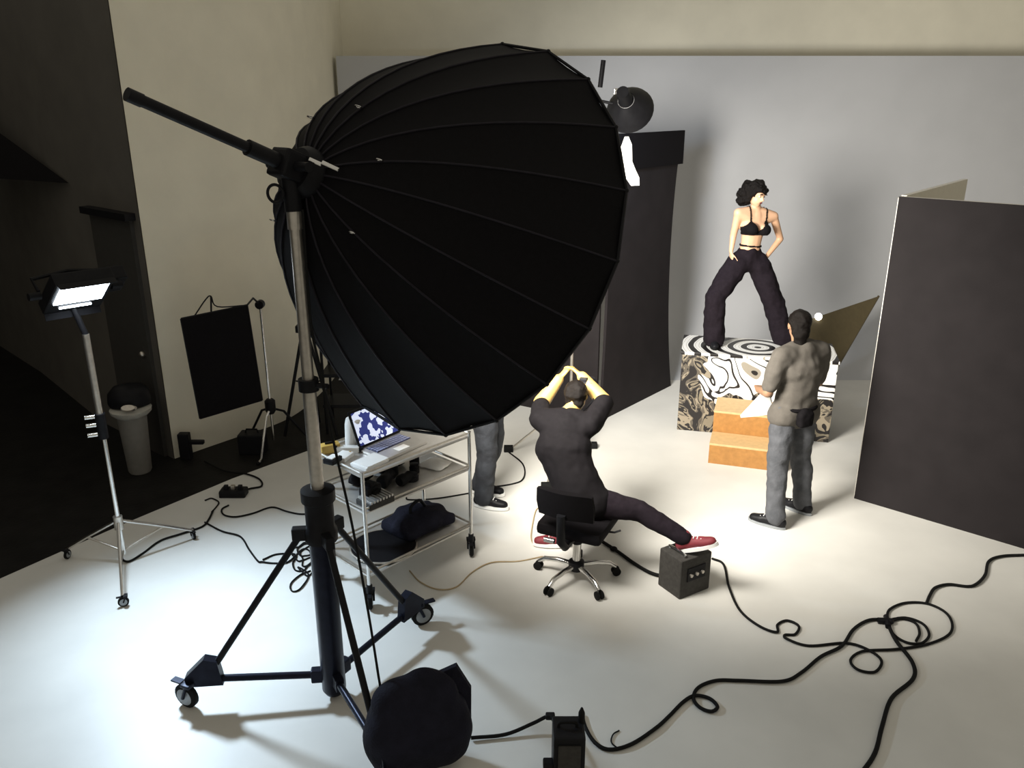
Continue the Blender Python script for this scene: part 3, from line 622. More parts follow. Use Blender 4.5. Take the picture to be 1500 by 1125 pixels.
h2 = P(878, 618, 0); e2 = P(981, 566, 0)
v2 = thing('v_flat', h2, 'bowed dark hinged flat standing behind the seated photographer', 'v-flat')
panel(v2, h2, e2, 2.86, .03, bow=.20, lean=.12, n=8, m=20, edge=FOAMBLACK)
panel(v2, h2 + V((-.03, .0, 0)), h2 + V((-.95, .55, 0)), 2.86, .03, edge=FOAMBLACK)
u = (e2 - h2).normalized(); nr = V((u.y, -u.x, 0)); nr = nr if nr.y < 0 else -nr
MB().box((h2 + e2) / 2 - u * .09 + nr * .045 + V((0, 0, 2.72)), ((e2 - h2).length - .10, .03, .34), (u, nr, ez)).build('top_band', BLACKCLOTH, v2)  # plain black band across the top of the panel

# ------------------------------------------------------------------ background strobe on its stand
KB = P(834, 668, 0)
ks = thing('strobe_stand', KB, 'thin metal stand behind the photographer carrying the background lamp', 'light stand')
MB().cyl(KB + V((0, 0, .12)), KB + V((0, 0, 2.0)), .014).build('lower_pole', STEEL, ks, True)
MB().cyl(KB + V((0, 0, 1.9)), KB + V((0, 0, 3.28)), .011).build('upper_pole', STEEL, ks, True)
for tx, ty in ((745, 660), (868, 655), (800, 715)):
    f = P(tx, ty, .02); lg = MB().cyl(KB + V((0, 0, .55)), f, .010, n=8).build('leg', STEEL, ks, True)
    MB().cyl(KB + V((0, 0, .2)), lerp(KB + V((0, 0, .55)), f, .5), .007, n=6).build('leg_strut', STEEL, lg, True)
    MB().bev(f + V((0, 0, .02)), (.09, .06, .06), None, .01).build('foot', RUBBER, lg)
DC = P(922, 160, y=7.2)
bm_ = MB().cyl(KB + V((0, 0, 3.22)), DC + V((-.12, -.05, .04)), .012, n=10).build('boom_arm', BLACK, ks, True)
MB().cyl(P(879, 128, y=7.16), P(884, 88, y=7.16), .02, n=10).build('boom_grip', BLACK, bm_, True)
dk = thing('background_strobe', DC, 'black strobe with round dish reflector pointing at the grey backdrop', 'strobe')
da = V((.52, .82, .02)).normalized()
dx_ = V((.30, .80, -.42)).normalized()
MB().lathe(DC - dx_ * .16, dx_, [(.05, -.14), (.055, -.12), (.055, .0), (.07, .02)], 18).build('lamp_body', BLACK, dk, True)
mb = MB(); mb.lathe(DC - dx_ * .16, dx_, [(.07, .0), (.13, .06), (.19, .15), (.20, .18)], 28, cap=False); mb.slot(1).lathe(DC - dx_ * .16, dx_, [(.194, .18), (.184, .15), (.124, .065), (.064, .005)], 28, cap=False)
mb.build('dish', [BLACK, SILVERLINE], dk, True)
MB().bev(DC - dx_ * .24 + V((-.06, 0, .03)), (.05, .05, .05), None, .008).build('mount', CHROME, dk)
ld = bpy.data.lights.new('background_light', 'SPOT'); lo = bpy.data.objects.new('background_light', ld); COL.objects.link(lo)
ld.energy = E_BACK; ld.color = (.62, .77, 1.0); ld.spot_size = math.radians(140); ld.spot_blend = .8; ld.shadow_soft_size = .1
lo.location = DC + dx_ * .0; lo.rotation_euler = dx_.to_track_quat('-Z', 'Y').to_euler()

tri = [P(1287, 434, y=9.75), P(1168, 474, y=9.05), P(1196, 590, z=.02)]  # flat olive brown triangle behind the platform
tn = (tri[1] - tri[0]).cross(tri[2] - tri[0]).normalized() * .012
tbd = MB().add([p + tn for p in tri] + [p - tn for p in tri], [(0, 1, 2), (5, 4, 3)] + [(i, 3 + i, 3 + (i + 1) % 3, (i + 1) % 3) for i in range(3)]).build('olive_triangle', mat('olive_brown', (.11, .085, .04), .8), label='flat olive brown triangle rising behind the printed platform', cat='board')
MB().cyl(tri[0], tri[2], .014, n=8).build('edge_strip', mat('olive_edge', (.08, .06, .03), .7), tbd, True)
c = lerp(tri[1], tri[0], .235) + V((0, -.03, .01))
gl = MB().ell(c, (.042, .042, .042), n=14, m=10).build('globe_bulb', mat('bulb_glass', (.95, .95, .92), .3, emit=((1, .97, .9), 6)), smooth=True, label='small round glowing bulb on the upper edge of the olive triangle', cat='bulb')
MB().lathe(c, (0, .3, -1), [(.02, .03), (.024, .055)], 14).build('bulb_base', WHITE, gl, True)
# ------------------------------------------------------------------ printed cube and wooden steps
BL = V((1.68, 7.83, .012)); bx_ = V((1.42, -.34, 0)).normalized(); by_ = V((-bx_.y, bx_.x, 0)); BW, BD, BH = 1.46, .62, .83
ART = bpy.data.materials.new('black_white_print'); ART.use_nodes = True; nt = ART.node_tree; bs = nt.nodes['Principled BSDF']; bs.inputs['Roughness'].default_value = .45
def nd(t, **k):
    n_ = nt.nodes.new(t)
    for a, b in k.items(): n_.inputs[a].default_value = b
    return n_
def ramp(stops, const=True):
    r = nt.nodes.new('ShaderNodeValToRGB'); r.color_ramp.interpolation = 'CONSTANT' if const else 'LINEAR'
    while len(r.color_ramp.elements) < len(stops): r.color_ramp.elements.new(.5)
    for e, (p_, c_) in zip(r.color_ramp.elements, stops): e.position = p_; e.color = (*c_, 1)
    return r
tcn = nd('ShaderNodeTexCoord'); n1 = nd('ShaderNodeTexNoise', Scale=1.9, Detail=1.5, Distortion=1.4); nt.links.new(tcn.outputs['Object'], n1.inputs['Vector'])
r1 = ramp([(0, (.80, .79, .76)), (.36, (.012, .01, .01)), (.39, (.80, .79, .76)), (.485, (.012, .01, .01)), (.51, (.80, .79, .76)), (.60, (.30, .27, .22)), (.64, (.012, .01, .01)), (.665, (.80, .79, .76))]); nt.links.new(n1.outputs['Fac'], r1.inputs[0])
n2 = nd('ShaderNodeTexNoise', Scale=4.5, Detail=2.0, Distortion=1.8); nt.links.new(tcn.outputs['Object'], n2.inputs['Vector'])
r2 = ramp([(0, (.012, .01, .01)), (.43, (.10, .085, .065)), (.50, (.26, .22, .16)), (.55, (.012, .01, .01)), (.63, (.20, .17, .12))]); nt.links.new(n2.outputs['Fac'], r2.inputs[0])
sx = nd('ShaderNodeSeparateXYZ'); nt.links.new(tcn.outputs['Object'], sx.inputs[0])
# dark hatched drawing on the near-left end and along the bottom, white line drawing elsewhere
ma = nt.nodes.new('ShaderNodeMath'); ma.operation = 'MULTIPLY_ADD'; ma.inputs[1].default_value = -1.5; ma.inputs[2].default_value = -.55; nt.links.new(sx.outputs['X'], ma.inputs[0])
mz = nt.nodes.new('ShaderNodeMath'); mz.operation = 'MULTIPLY_ADD'; mz.inputs[1].default_value = -1.6; mz.inputs[2].default_value = .80; nt.links.new(sx.outputs['Z'], mz.inputs[0])
mm_ = nt.nodes.new('ShaderNodeMath'); mm_.operation = 'MAXIMUM'; nt.links.new(ma.outputs[0], mm_.inputs[0]); nt.links.new(mz.outputs[0], mm_.inputs[1])
md_ = nt.nodes.new('ShaderNodeMath'); md_.operation = 'MULTIPLY_ADD'; md_.inputs[1].default_value = 1.2; md_.inputs[2].default_value = -.6; nt.links.new(n1.outputs['Fac'], md_.inputs[0])
me_ = nt.nodes.new('ShaderNodeMath'); me_.operation = 'ADD'; nt.links.new(mm_.outputs[0], me_.inputs[0]); nt.links.new(md_.outputs[0], me_.inputs[1])
gt = nt.nodes.new('ShaderNodeMath'); gt.operation = 'GREATER_THAN'; gt.inputs[1].default_value = .12; nt.links.new(me_.outputs[0], gt.inputs[0])
mx = nt.nodes.new('ShaderNodeMixRGB'); nt.links.new(gt.outputs[0], mx.inputs[0]); nt.links.new(r1.outputs[0], mx.inputs[1]); nt.links.new(r2.outputs[0], mx.inputs[2]); nt.links.new(mx.outputs[0], bs.inputs['Base Color'])
ARTTOP = bpy.data.materials.new('ring_print'); ARTTOP.use_nodes = True; nt = ARTTOP.node_tree; bs = nt.nodes['Principled BSDF']; bs.inputs['Roughness'].default_value = .4
tcn = nd('ShaderNodeTexCoord'); wv = nd('ShaderNodeTexWave', Scale=2.4, Distortion=3.0); wv.wave_type = 'RINGS'; wv.rings_direction = 'Z'; wv.inputs['Detail Scale'].default_value = .7
nt.links.new(tcn.outputs['Object'], wv.inputs['Vector']); r1 = ramp([(0, (.012, .01, .01)), (.42, (.82, .81, .78)), (.8, (.30, .27, .2)), (.86, (.82, .81, .78))]); nt.links.new(wv.outputs['Color'], r1.inputs[0]); nt.links.new(r1.outputs[0], bs.inputs['Base Color'])
bcn = BL + bx_ * BW / 2 + by_ * BD / 2
bo = thing('printed_platform', bcn, 'large box platform covered in black and white drawings under the posing woman', 'platform')
MB().bev(V((0, 0, BH / 2)) , (BW, BD, BH - .03), None, .008).build('box_body', ART, None)
body = bpy.data.objects['box_body']; body.parent = bo; body.location = (0, 0, .0); body.rotation_euler.z = math.atan2(bx_.y, bx_.x)
MB().bev(V((0, 0, .0)), (BW + .02, BD + .02, .03), None, .006).build('top_panel', ARTTOP, None)
tp_ = bpy.data.objects['top_panel']; tp_.parent = bo; tp_.location = (0, 0, BH - .015 - .012); tp_.rotation_euler.z = math.atan2(bx_.y, bx_.x)
s0_ = P(1037, 678, .012); sd_ = (P(1125, 689, .012) - s0_).normalized(); sp = V((-sd_.y, sd_.x, 0)); SW = .68
def step(a, d, h, label):
    c = s0_ + sd_ * SW / 2 + sp * (a + d / 2); o = thing('wooden_step', V((c.x, c.y, .012)), label, 'step')
    for sg in (-1, 1):
        p = MB().box(c + sp * sg * (d / 2 - .01) + V((0, 0, h / 2 - .01)), (SW, .02, h - .02), (sd_, sp, ez)).build('front_board' if sg < 0 else 'back_board', WOOD, o)
        MB().box(c + sd_ * sg * (SW / 2 - .01) + V((0, 0, h / 2 - .01)), (.02, d - .042, h - .02), (sd_, sp, ez)).build('end_board', WOOD, o)
    MB().bev(c + V((0, 0, h - .01)), (SW + .004, d + .004, .02), (sd_, sp, ez), .003).build('top_board', WOODTOP, o)
step(0, .295, .20, 'low orange plywood step box, the lower of the two in front of the platform')
step(.30, .40, .41, 'taller orange plywood step box against the printed platform')

# ------------------------------------------------------------------ people
def axes(f, u):
    f = V(f).normalized(); r = f.cross(V(u)).normalized(); return r, f, r.cross(f)
def hand(mb, wr, d, nrm, curl=.5, s=1.0, side=1):
    """palm + five fingers; d along the hand, nrm out of the palm (fingers curl towards it)"""
    d = V(d).normalized(); nrm = V(nrm); nrm = (nrm - d * nrm.dot(d)).normalized(); ac = d.cross(nrm) * side; wr = V(wr)
    pe = wr + d * .085 * s
    for k in (-1.2, 0, 1.2): mb.rc(wr + d * .015 * s + ac * k * .012 * s, pe + ac * k * .022 * s, .014 * s, .0125 * s)
    for k, ln in ((-1.5, .066), (-.5, .078), (.5, .074), (1.5, .058)):
        p = pe + ac * k * .0195 * s; dr = d.copy(); L = ln * s
        for j, (fr, rr) in enumerate(((.45, .0095), (.32, .009), (.26, .008))):
            dr = (dr + nrm * curl * (.45 + .25 * j)).normalized(); q = p + dr * L * fr; mb.rc(p, q, rr * s, rr * .93 * s, n=8); p = q
    p = wr + d * .03 * s - ac * .028 * s; dr = (d * .6 - ac * .7 + nrm * .3).normalized()
    for fr, rr in ((.035, .0115), (.03, .0105), (.026, .009)):
        q = p + dr * fr * s; mb.rc(p, q, rr * s, rr * .93 * s, n=8); p = q; dr = (dr + d * .45 + nrm * curl * .35).normalized()
def head(mb, c, f, u, s=1.0):
    r, f, u = axes(f, u); c = V(c)
    mb.ell(c - f * .012 * s + u * .02 * s, (.074 * s, .094 * s, .095 * s), (r, f, u)).ell(c + f * .024 * s - u * .045 * s, (.056 * s, .066 * s, .068 * s), (r, f, u))
    mb.rc(c + f * .082 * s + u * .012 * s, c + f * .104 * s - u * .022 * s, .009 * s, .014 * s).ell(c + f * .066 * s - u * .088 * s, (.022 * s, .018 * s, .018 * s), (r, f, u))
    mb.rc(c + f * .080 * s - r * .04 * s + u * .026 * s, c + f * .080 * s + r * .04 * s + u * .026 * s, .010 * s, .010 * s)
    for sg in (-1, 1): mb.ell(c + r * sg * .076 * s - f * .005 * s - u * .004 * s, (.010 * s, .018 * s, .030 * s), (r, f, u), 10, 7)
    mb.rc(c + f * .088 * s - r * .018 * s - u * .052 * s, c + f * .088 * s + r * .018 * s - u * .052 * s, .008 * s, .008 * s)
def face(par, c, f, u, s=1.0, lip=RED):
    r, f, u = axes(f, u); c = V(c)
    for sg in (-1, 1):
        e = MB().ell(c + f * .073 * s + r * sg * .031 * s + u * .004 * s, (.014 * s, .010 * s, .008 * s), (r, f, u), 10, 7).build('eye', PAPER, par, True)
        MB().ell(c + f * .0805 * s + r * sg * .031 * s + u * .004 * s, (.006 * s, .004 * s, .006 * s), (r, f, u), 8, 6).build('iris', BLACK, e, True)
        MB().tube([c + f * .086 * s + r * sg * x * s + u * z * s for x, z in ((.016, .028), (.034, .033), (.05, .026))], .0045 * s, 6).build('eyebrow', HAIR, par, True)
    MB().ell(c + f * .094 * s - u * .053 * s, (.022 * s, .006 * s, .008 * s), (r, f, u), 10, 7).build('lips', lip, par, True)
def torso(mb, J, g=0.0, s=1.0, w=1.0):
    P0, C, N = V(J['pel']), V(J['chest']), V(J['neck']); SL, SR, HL, HR = V(J['shL']), V(J['shR']), V(J['hipL']), V(J['hipR'])
    l = (SR - SL).normalized(); W_ = lerp(P0, C, .5) + V(J.get('wo', (0, 0, 0)))
    mb.rc(HL, HR, .098 * s * w + g, .098 * s * w + g)
    mb.rc(P0, W_, .108 * s * w + g, .098 * s * w + g, (l, 1.28)); mb.rc(W_, C, .098 * s * w + g, .112 * s * w + g, (l, 1.28))
    mb.rc(C - l * .06 * s, C + l * .06 * s, .108 * s * w + g, .108 * s * w + g); mb.rc(C, lerp(C, N, .7), .105 * s * w + g, .075 * s * w + g, (l, 1.35))
    mb.rc(SL, SR, .055 * s + g, .055 * s + g); 
    for S in (SL, SR): mb.rc(lerp(N, S, .15), S, .05 * s + g * .6, .056 * s + g); mb.rc(lerp(C, N, .3), S, .08 * s + g, .055 * s + g)
def arm(mb, J, k, g=0.0, s=1.0, upto=2.0):
    S, E_, W_ = V(J['sh' + k]), V(J['el' + k]), V(J['wr' + k])
    a = min(1, upto); mb.rc(S, lerp(S, E_, a), .052 * s + g, (.052 - .012 * a) * s + g)
    if upto > 1: b = min(1, upto - 1); mb.rc(E_, lerp(E_, W_, b), .041 * s + g, (.041 - .014 * b) * s + g)
def leg(mb, J, k, g=0.0, s=1.0, upto=2.0, flare=0.0, cut=1.0):
    H, K, A_ = V(J['hip' + k]), V(J['kn' + k]), V(J['an' + k])
    mb.rc(lerp(H, K, .08), K, .088 * s + g, .058 * s + g + flare * .5); mb.rc(K, lerp(K, A_, cut), .058 * s + g + flare * .5, .040 * s + g + flare)
def foot_frame(J, k):
    an = V(J['an' + k]); d = V(J['toe' + k]).normalized(); return an, d
def shoe(root, J, k, m, sole, s=1.0, up=None, lace=None):
    an, d = foot_frame(J, k); u = V(up or (0, 0, 1)); u = (u - d * u.dot(d)).normalized(); sd = d.cross(u)
    b = an - u * .075 * s
    mb = MB().rc(b - d * .045 * s + u * .045 * s, b + d * .10 * s + u * .035 * s, .042 * s, .040 * s, (sd, 1.0)).rc(b + d * .10 * s + u * .030 * s, b + d * .165 * s + u * .026 * s, .040 * s, .033 * s, (sd, 1.15)).rc(b - d * .03 * s + u * .05 * s, an + u * .02 * s, .043 * s, .045 * s)
    mb.remesh(.009, 4)
    o = mb.build('shoe', m, root, True)
    n = 20; pts = []
    for i in range(n):
        t = 2 * math.pi * i / n; x = math.cos(t); y = math.sin(t)
        pts.append(b + d * (.06 + x * .145) * s + sd * y * (.046 + .006 * x) * s)
    sm = MB(); sm.add([p - u * .008 * s for p in pts] + [p + u * .018 * s for p in pts], [tuple(range(n)), tuple(range(2 * n - 1, n - 1, -1))] + [(i, (i + 1) % n, n + (i + 1) % n, n + i) for i in range(n)])
    sm.build('sole', sole, o, True)
    lm = MB()
    for i in range(4): c = b + d * (.035 + i * .024) * s + u * (.088 - i * .008) * s; lm.cyl(c - sd * .022 * s, c + sd * .022 * s, .004 * s, n=6)
    lm.build('laces', lace or PAPER, o, True)
    return o
def feet(mb, J, s=1.0):
    for k in 'LR':
        an, d = foot_frame(J, k); mb.rc(an - V((0, 0, .03)), an + d * .11 * s - V((0, 0, .045)), .032 * s, .025 * s)

# -- posing woman on the platform -------------------------------------------------------
Y0 = 8.14; TOPZ = BH
J = dict(pel=P(1096, 379, y=Y0), chest=P(1104, 332, y=Y0 - .02), neck=P(1108, 307, y=Y0), shL=P(1133, 317, y=Y0 + .04), shR=P(1082, 312, y=Y0 - .06),
         hipL=P(1110, 384, y=Y0 + .02), hipR=P(1083, 384, y=Y0 - .02), knL=P(1133, 444, y=Y0 - .03), knR=P(1047, 436, y=Y0 - .12), elL=P(1143, 350, y=Y0 + .12), elR=P(1074, 346, y=Y0 - .02),
         wrL=P(1122, 377, y=Y0 + .02), wrR=P(1071, 368, y=Y0 - .06), toeL=(.55, -.8, -.05), toeR=(-.15, -1, 0))
J['anR'] = V((P(1047, 495, z=TOPZ + .10).x, Y0 - .10, TOPZ + .09)); J['anL'] = V((P(1156, 500, z=TOPZ + .10).x, Y0 - .05, TOPZ + .09))
hc = P(1108, 284, y=Y0 - .03); hf = V((.52, -.80, -.34)); hu = V((.10, 0, 1))
b = MB(); torso(b, J, 0, .88, .92); head(b, hc, hf, hu, .98); b.rc(J['neck'] - V((0, 0, .01)), hc - V((0, 0, .05)), .046, .046)
for k in 'LR': arm(b, J, k, 0, .82)
hand(b, J['wrL'], V((-.25, -.15, -1)), V((-1, -.3, 0)), .4, .92, 1); hand(b, J['wrR'], V((.1, -.1, -1)), V((1, .2, 0)), .4, .92, -1)
for k in 'LR': leg(b, J, k, -.012, .9)
feet(b, J, .9)
for sg in (-1, 1):
    l = (J['shL'] - J['shR']).normalized(); b.ell(J['chest'] + l * sg * .068 + V((l.y, -l.x, 0)).normalized() * .088 + V((0, 0, -.015)), (.056, .05, .052))
b.remesh(.009, 3)
wo = b.build('person', SKIN, smooth=True, label='woman in black bra and wide dark trousers posing on the printed platform', cat='person')
face(wo, hc, hf, hu, .98)
l = (J['shL'] - J['shR']).normalized(); cc = J['chest']
fr = V((l.y, -l.x, 0)).normalized()
def skin_shell(g):
    q = MB(); torso(q, J, g, .88, .92)
    for sg in (-1, 1): q.ell(cc + l * sg * .068 + fr * .088 + V((0, 0, -.015)), (.056 + g, .05 + g, .052 + g))
    return q.remesh(.006, 4)
def bra_fn(p):
    a, z, f_ = (p - cc).dot(l), p.z - cc.z, (p - cc).dot(fr)
    if abs(z + .062) < .010 and abs(a) < .19: return True
    if f_ < 0: return abs(abs(a) - .085) < .008 and z > -.06
    h_ = (z + .062) / .125; of_ = abs(a) - .070 - .012 * h_; d_ = abs(of_)
    return (0 <= h_ <= 1 and d_ < (.135 if of_ > 0 else .082) * (1 - h_) + .008) or (h_ > .9 and d_ < .007)
skin_shell(.009).keep(bra_fn).build('bra', BLACKCLOTH, wo, True)
wz = lerp(J['pel'], J['chest'], .42)
skin_shell(.008).keep(lambda p: abs((p - wz).z + .08 * (p - wz).dot(l)) < .008).build('waist_cord', BLACKCLOTH, wo, True)
t = MB()
for k in 'LR': leg(t, J, k, .034, .92, flare=.038, cut=1.0)
t.rc(J['hipL'], J['hipR'], .105, .105); t.rc(J['pel'], lerp(J['pel'], J['chest'], .16), .112, .10, (l, 1.25))
t.remesh(.011, 3, .016, 8, 1).clampz(TOPZ + .02).build('trousers', PLUMCLOTH, wo, True)
for k in 'LR': shoe(wo, J, k, BLACK, RUBBER, .92, lace=BLACK)
r3, f3, u3 = axes(hf, hu)
h = MB().ell(hc - f3 * .022 + u3 * .042, (.096, .098, .090), (r3, f3, u3)).ell(hc - f3 * .055 - u3 * .03, (.092, .070, .105), (r3, f3, u3)).ell(hc + f3 * .058 + u3 * .058, (.070, .036, .032), (r3, f3, u3))
for sg in (-1, 1): h.ell(hc + r3 * sg * .080 - f3 * .02 - u3 * .025, (.026, .05, .085), (r3, f3, u3))
h.ell(P(1090, 284, y=Y0 + .02), (.075, .06, .065)).ell(P(1087, 293, y=Y0 + .02), (.055, .045, .055)).ell(P(1096, 274, y=Y0), (.06, .06, .06))
h.remesh(.009, 2, .018, 22, 3).build('hair', HAIR, wo, True)

# -- man in the grey t-shirt ---------------------------------------------------------
Fm = V((-.40, .92, 0)).normalized(); Rm = V((Fm.y, -Fm.x, 0)); mo = V((2.20, 6.03, .012))
def L3(r, f, z): return mo + Rm * r * 1.06 + Fm * f + V((0, 0, z * .975))
J = dict(pel=L3(0, 0, .95), chest=L3(.01, .0, 1.27), neck=L3(.0, .02, 1.45), shL=L3(-.185, .0, 1.39), shR=L3(.185, .0, 1.39), hipL=L3(-.09, 0, .90), hipR=L3(.09, 0, .90),
         elL=L3(-.25, .02, 1.10), elR=L3(.25, .06, 1.10), wrL=L3(-.16, .24, 1.04), wrR=L3(.12, .28, 1.10), toeL=V((-.8, .6, 0)), toeR=V((-.62, .78, 0)))
aL = P(1136, 757, .10); aR = P(1176, 736, .10)
J['anL'] = V((aL.x, aL.y, .095)); J['anR'] = V((aR.x, aR.y, .095)); J['knL'] = lerp(J['hipL'], J['anL'], .5) + Fm * .03; J['knR'] = lerp(J['hipR'], J['anR'], .5) + Fm * .03
hc = L3(-.01, .05, 1.61); hf = Fm * .95 + Rm * .38 + V((0, 0, -.05)); hu = V((0, 0, 1))
b = MB(); torso(b, J, -.01); head(b, hc, hf, hu, 1.02); b.rc(J['neck'] - V((0, 0, .02)), hc - V((0, 0, .05)), .058, .055)
for k in 'LR': arm(b, J, k, 0); leg(b, J, k, -.012)
hand(b, J['wrL'], Fm * .7 + Rm * .6, V((0, 0, -1)), .8, 1, 1); hand(b, J['wrR'], Fm * .4 - Rm * .8 + V((0, 0, -.1)), V((0, 0, -1)), .8, 1, -1)
feet(b, J); b.remesh(.010, 3)
man = b.build('person', SKIND, smooth=True, label='man in grey t-shirt and faded jeans standing with his back turned', cat='person')
face(man, hc, hf, hu, 1.02, SKIND)
t = MB(); torso(t, J, .022, 1.0, 1.08)
for k in 'LR': arm(t, J, k, .024, 1.0, .80)
t.rc(J['pel'] - Rm * .05 - V((0, 0, .02)), J['pel'] + Rm * .05 - V((0, 0, .02)), .128, .128)
t.remesh(.011, 3, .014, 7, 5).build('shirt', GREYTEE, man, True)
t = MB()
for k in 'LR': leg(t, J, k, .016, 1.0, flare=.014, cut=1.0)
t.rc(J['hipL'], J['hipR'], .115, .115).remesh(.011, 3, .014, 9, 6).clampz(.03).build('jeans', JEANS, man, True)
for k in 'LR': shoe(man, J, k, BLACK, GREYRUB, 1.05)
r3, f3, u3 = axes(hf, hu)
h = MB().ell(hc - f3 * .022 + u3 * .035, (.086, .096, .090), (r3, f3, u3)).ell(hc - f3 * .06 - u3 * .03, (.072, .05, .085), (r3, f3, u3)).ell(hc - f3 * .055 - u3 * .11, (.05, .035, .06), (r3, f3, u3)).ell(hc - f3 * .05 - u3 * .16 + r3 * .03, (.04, .03, .05), (r3, f3, u3))
h.remesh(.009, 2, .006, 25, 8).build('hair', HAIR, man, True)
t = MB().ell(J['pel'] - Fm * .15 - V((0, 0, .03)) - Rm * .03, (.08, .045, .075), (Rm, Fm, ez)).bev(J['pel'] - Fm * .15 - Rm * .03 - V((0, 0, .045)), (.13, .08, .12), (Rm, Fm, ez), .02)
po = t.remesh(.010, 3, .006, 14, 2).build('belt_pouch', BLACKCLOTH, man, True)
pts = [J['pel'] + V((0, 0, .015)) + Rm * (math.cos(t_) * .165) + Fm * (math.sin(t_) * .138) for t_ in [2 * math.pi * i / 24 for i in range(25)]]
MB().tube(pts, .016, 8).build('belt', BLACKCLOTH, man, True)
# white papers in his left hand
pts = [P(1085, 612, y=6.22), P(1124, 566, y=6.22), P(1134, 606, y=6.25)]
pg = thing('paper_sheets', (pts[0] + pts[2]) / 2, 'white paper sheets held by the man in the grey t-shirt', 'paper')
for i in range(3):
    o_ = V((.0, .012 * i, .004 * i)); q = [pts[0] + o_, pts[1] + o_ + V((.01 * i, 0, 0)), pts[2] + o_, lerp(pts[0], pts[2], .5) + o_ + V((0, 0, -.005))]
    MB().add(q + [v + V((0, .003, 0)) for v in q], [(0, 1, 2, 3), (7, 6, 5, 4)] + [(k, 4 + k, 4 + (k + 1) % 4, (k + 1) % 4) for k in range(4)]).build('sheet', PAPER, pg)

# -- office chair -----------------------------------------------------------------------
CC = V((.45, 5.06, .012))
oc = thing('office_chair', CC, 'black office chair with a chrome five-star base under the photographer', 'chair')
MB().lathe(CC, ez, [(.055, .08), (.055, .14), (.032, .15)], 16).build('base_hub', BLACK, oc, True)
gs = MB().lathe(CC, ez, [(.030, .13), (.030, .30), (.02, .30), (.02, .40)], 16).build('gas_lift', CHROME, oc, True)
MB().lathe(CC, ez, [(.036, .285), (.036, .31)], 16).build('lift_collar', BLACK, gs, True)
for i in range(5):
    an = math.radians(-62 + 72 * i); u = V((math.cos(an), math.sin(an), 0))
    lg = MB().tube([CC + u * .04 + V((0, 0, .11)), CC + u * .14 + V((0, 0, .115)), CC + u * .24 + V((0, 0, .10)), CC + u * .285 + V((0, 0, .065))], [.020, .019, .017, .015], 10).build('leg', CHROME, oc, True)
    wv_ = V((-u.y, u.x, 0)); m = MB()
    for sg in (-1, 1): m.lathe(CC + u * .29 + wv_ * (sg * .018 - .009) + V((0, 0, .031)), wv_, [(.024, 0), (.031, .004), (.031, .014), (.024, .018)], 16)
    m.build('twin_wheel', RUBBER, lg, True)
Fp = V((.42, .90, 0)).normalized(); Rp = V((Fp.y, -Fp.x, 0))
def C3(r, f, z): return V((CC.x, CC.y, 0)) + Rp * r + Fp * f + V((0, 0, z))
MB().bev(C3(0, .02, .455), (.46, .44, .09), (Rp, Fp, ez), .035).build('seat', BLACKCLOTH, oc, True)
MB().bev(C3(0, 0, .395), (.20, .24, .05), (Rp, Fp, ez), .01).build('seat_plate', BLACK, oc)
m = MB(); vs = []; N_ = 12
for s_ in (-1, 1):
    for j in range(5):
        for i in range(N_ + 1):
            x = (i / N_ - .5) * 2; z = j / 4
            vs.append(C3(x * .20 * (1 - .10 * abs(z - .5)), -.27 + .05 * x * x + s_ * .028 * (1 - .5 * abs(x) ** 4) - .04 * z, .62 + .20 * z - .02 * x ** 4))
K_ = 5 * (N_ + 1)
q = [(j * (N_ + 1) + i, j * (N_ + 1) + i + 1, (j + 1) * (N_ + 1) + i + 1, (j + 1) * (N_ + 1) + i) for j in range(4) for i in range(N_)]
bd = [i for i in range(N_ + 1)] + [j * (N_ + 1) + N_ for j in range(1, 5)] + [4 * (N_ + 1) + i for i in range(N_ - 1, -1, -1)] + [j * (N_ + 1) for j in range(3, 0, -1)]
m.add(vs, q + [tuple(K_ + i for i in reversed(f)) for f in q] + [(bd[k], bd[(k + 1) % len(bd)], K_ + bd[(k + 1) % len(bd)], K_ + bd[k]) for k in range(len(bd))])
bk = m.build('backrest', BLACKCLOTH, oc, True)
MB().tube([C3(0, -.05, .385), C3(0, -.24, .39), C3(0, -.31, .46), C3(0, -.315, .66)], .030, 10).build('back_support', BLACK, bk, True)
MB().cyl(C3(-.05, -.30, .45), C3(-.12, -.30, .45), .018, n=10).build('adjust_knob', CHROME, bk, True)
MB().tube([C3(.05, .02, .40), C3(.25, .05, .41), C3(.29, .06, .43)], .007, 6).build('height_lever', BLACK, oc, True)

# -- seated photographer -----------------------------------------------------------------
J = dict(pel=V((.47, 5.12, .62)), chest=V((.36, 5.30, .90)), neck=V((.38, 5.42, 1.10)), shL=V((.20, 5.45, 1.06)), shR=V((.55, 5.36, 1.06)), hipL=V((.38, 5.15, .59)), hipR=V((.56, 5.09, .59)),
         elL=P(793, 590, y=5.70), elR=P(886, 590, y=5.55), wrL=P(818, 556, y=5.78), wrR=P(853, 552, y=5.74), knR=V((.87, 5.06, .545)), knL=V((.44, 5.56, .56)), anL=V((.36, 5.50, .105)), toeL=V((-.9, .05, 0)), toeR=V((.80, -.35, .38)))
pkc = P(995, 879, .012)
J['anR'] = V((1.17, 4.93, .40))
hc = P(845, 579, y=5.54); hf = V((.40, .90, -.05)); hu = V((.0, .1, 1))
b = MB(); torso(b, J, -.008, .95); head(b, hc, hf, hu, .98); b.rc(J['neck'], hc - V((0, .02, .05)), .056, .054)
for k in 'LR': arm(b, J, k, .012, 1.12); b.rc(J['el' + k], lerp(J['el' + k], J['wr' + k], .9), .062, .044); leg(b, J, k, -.012, .95)
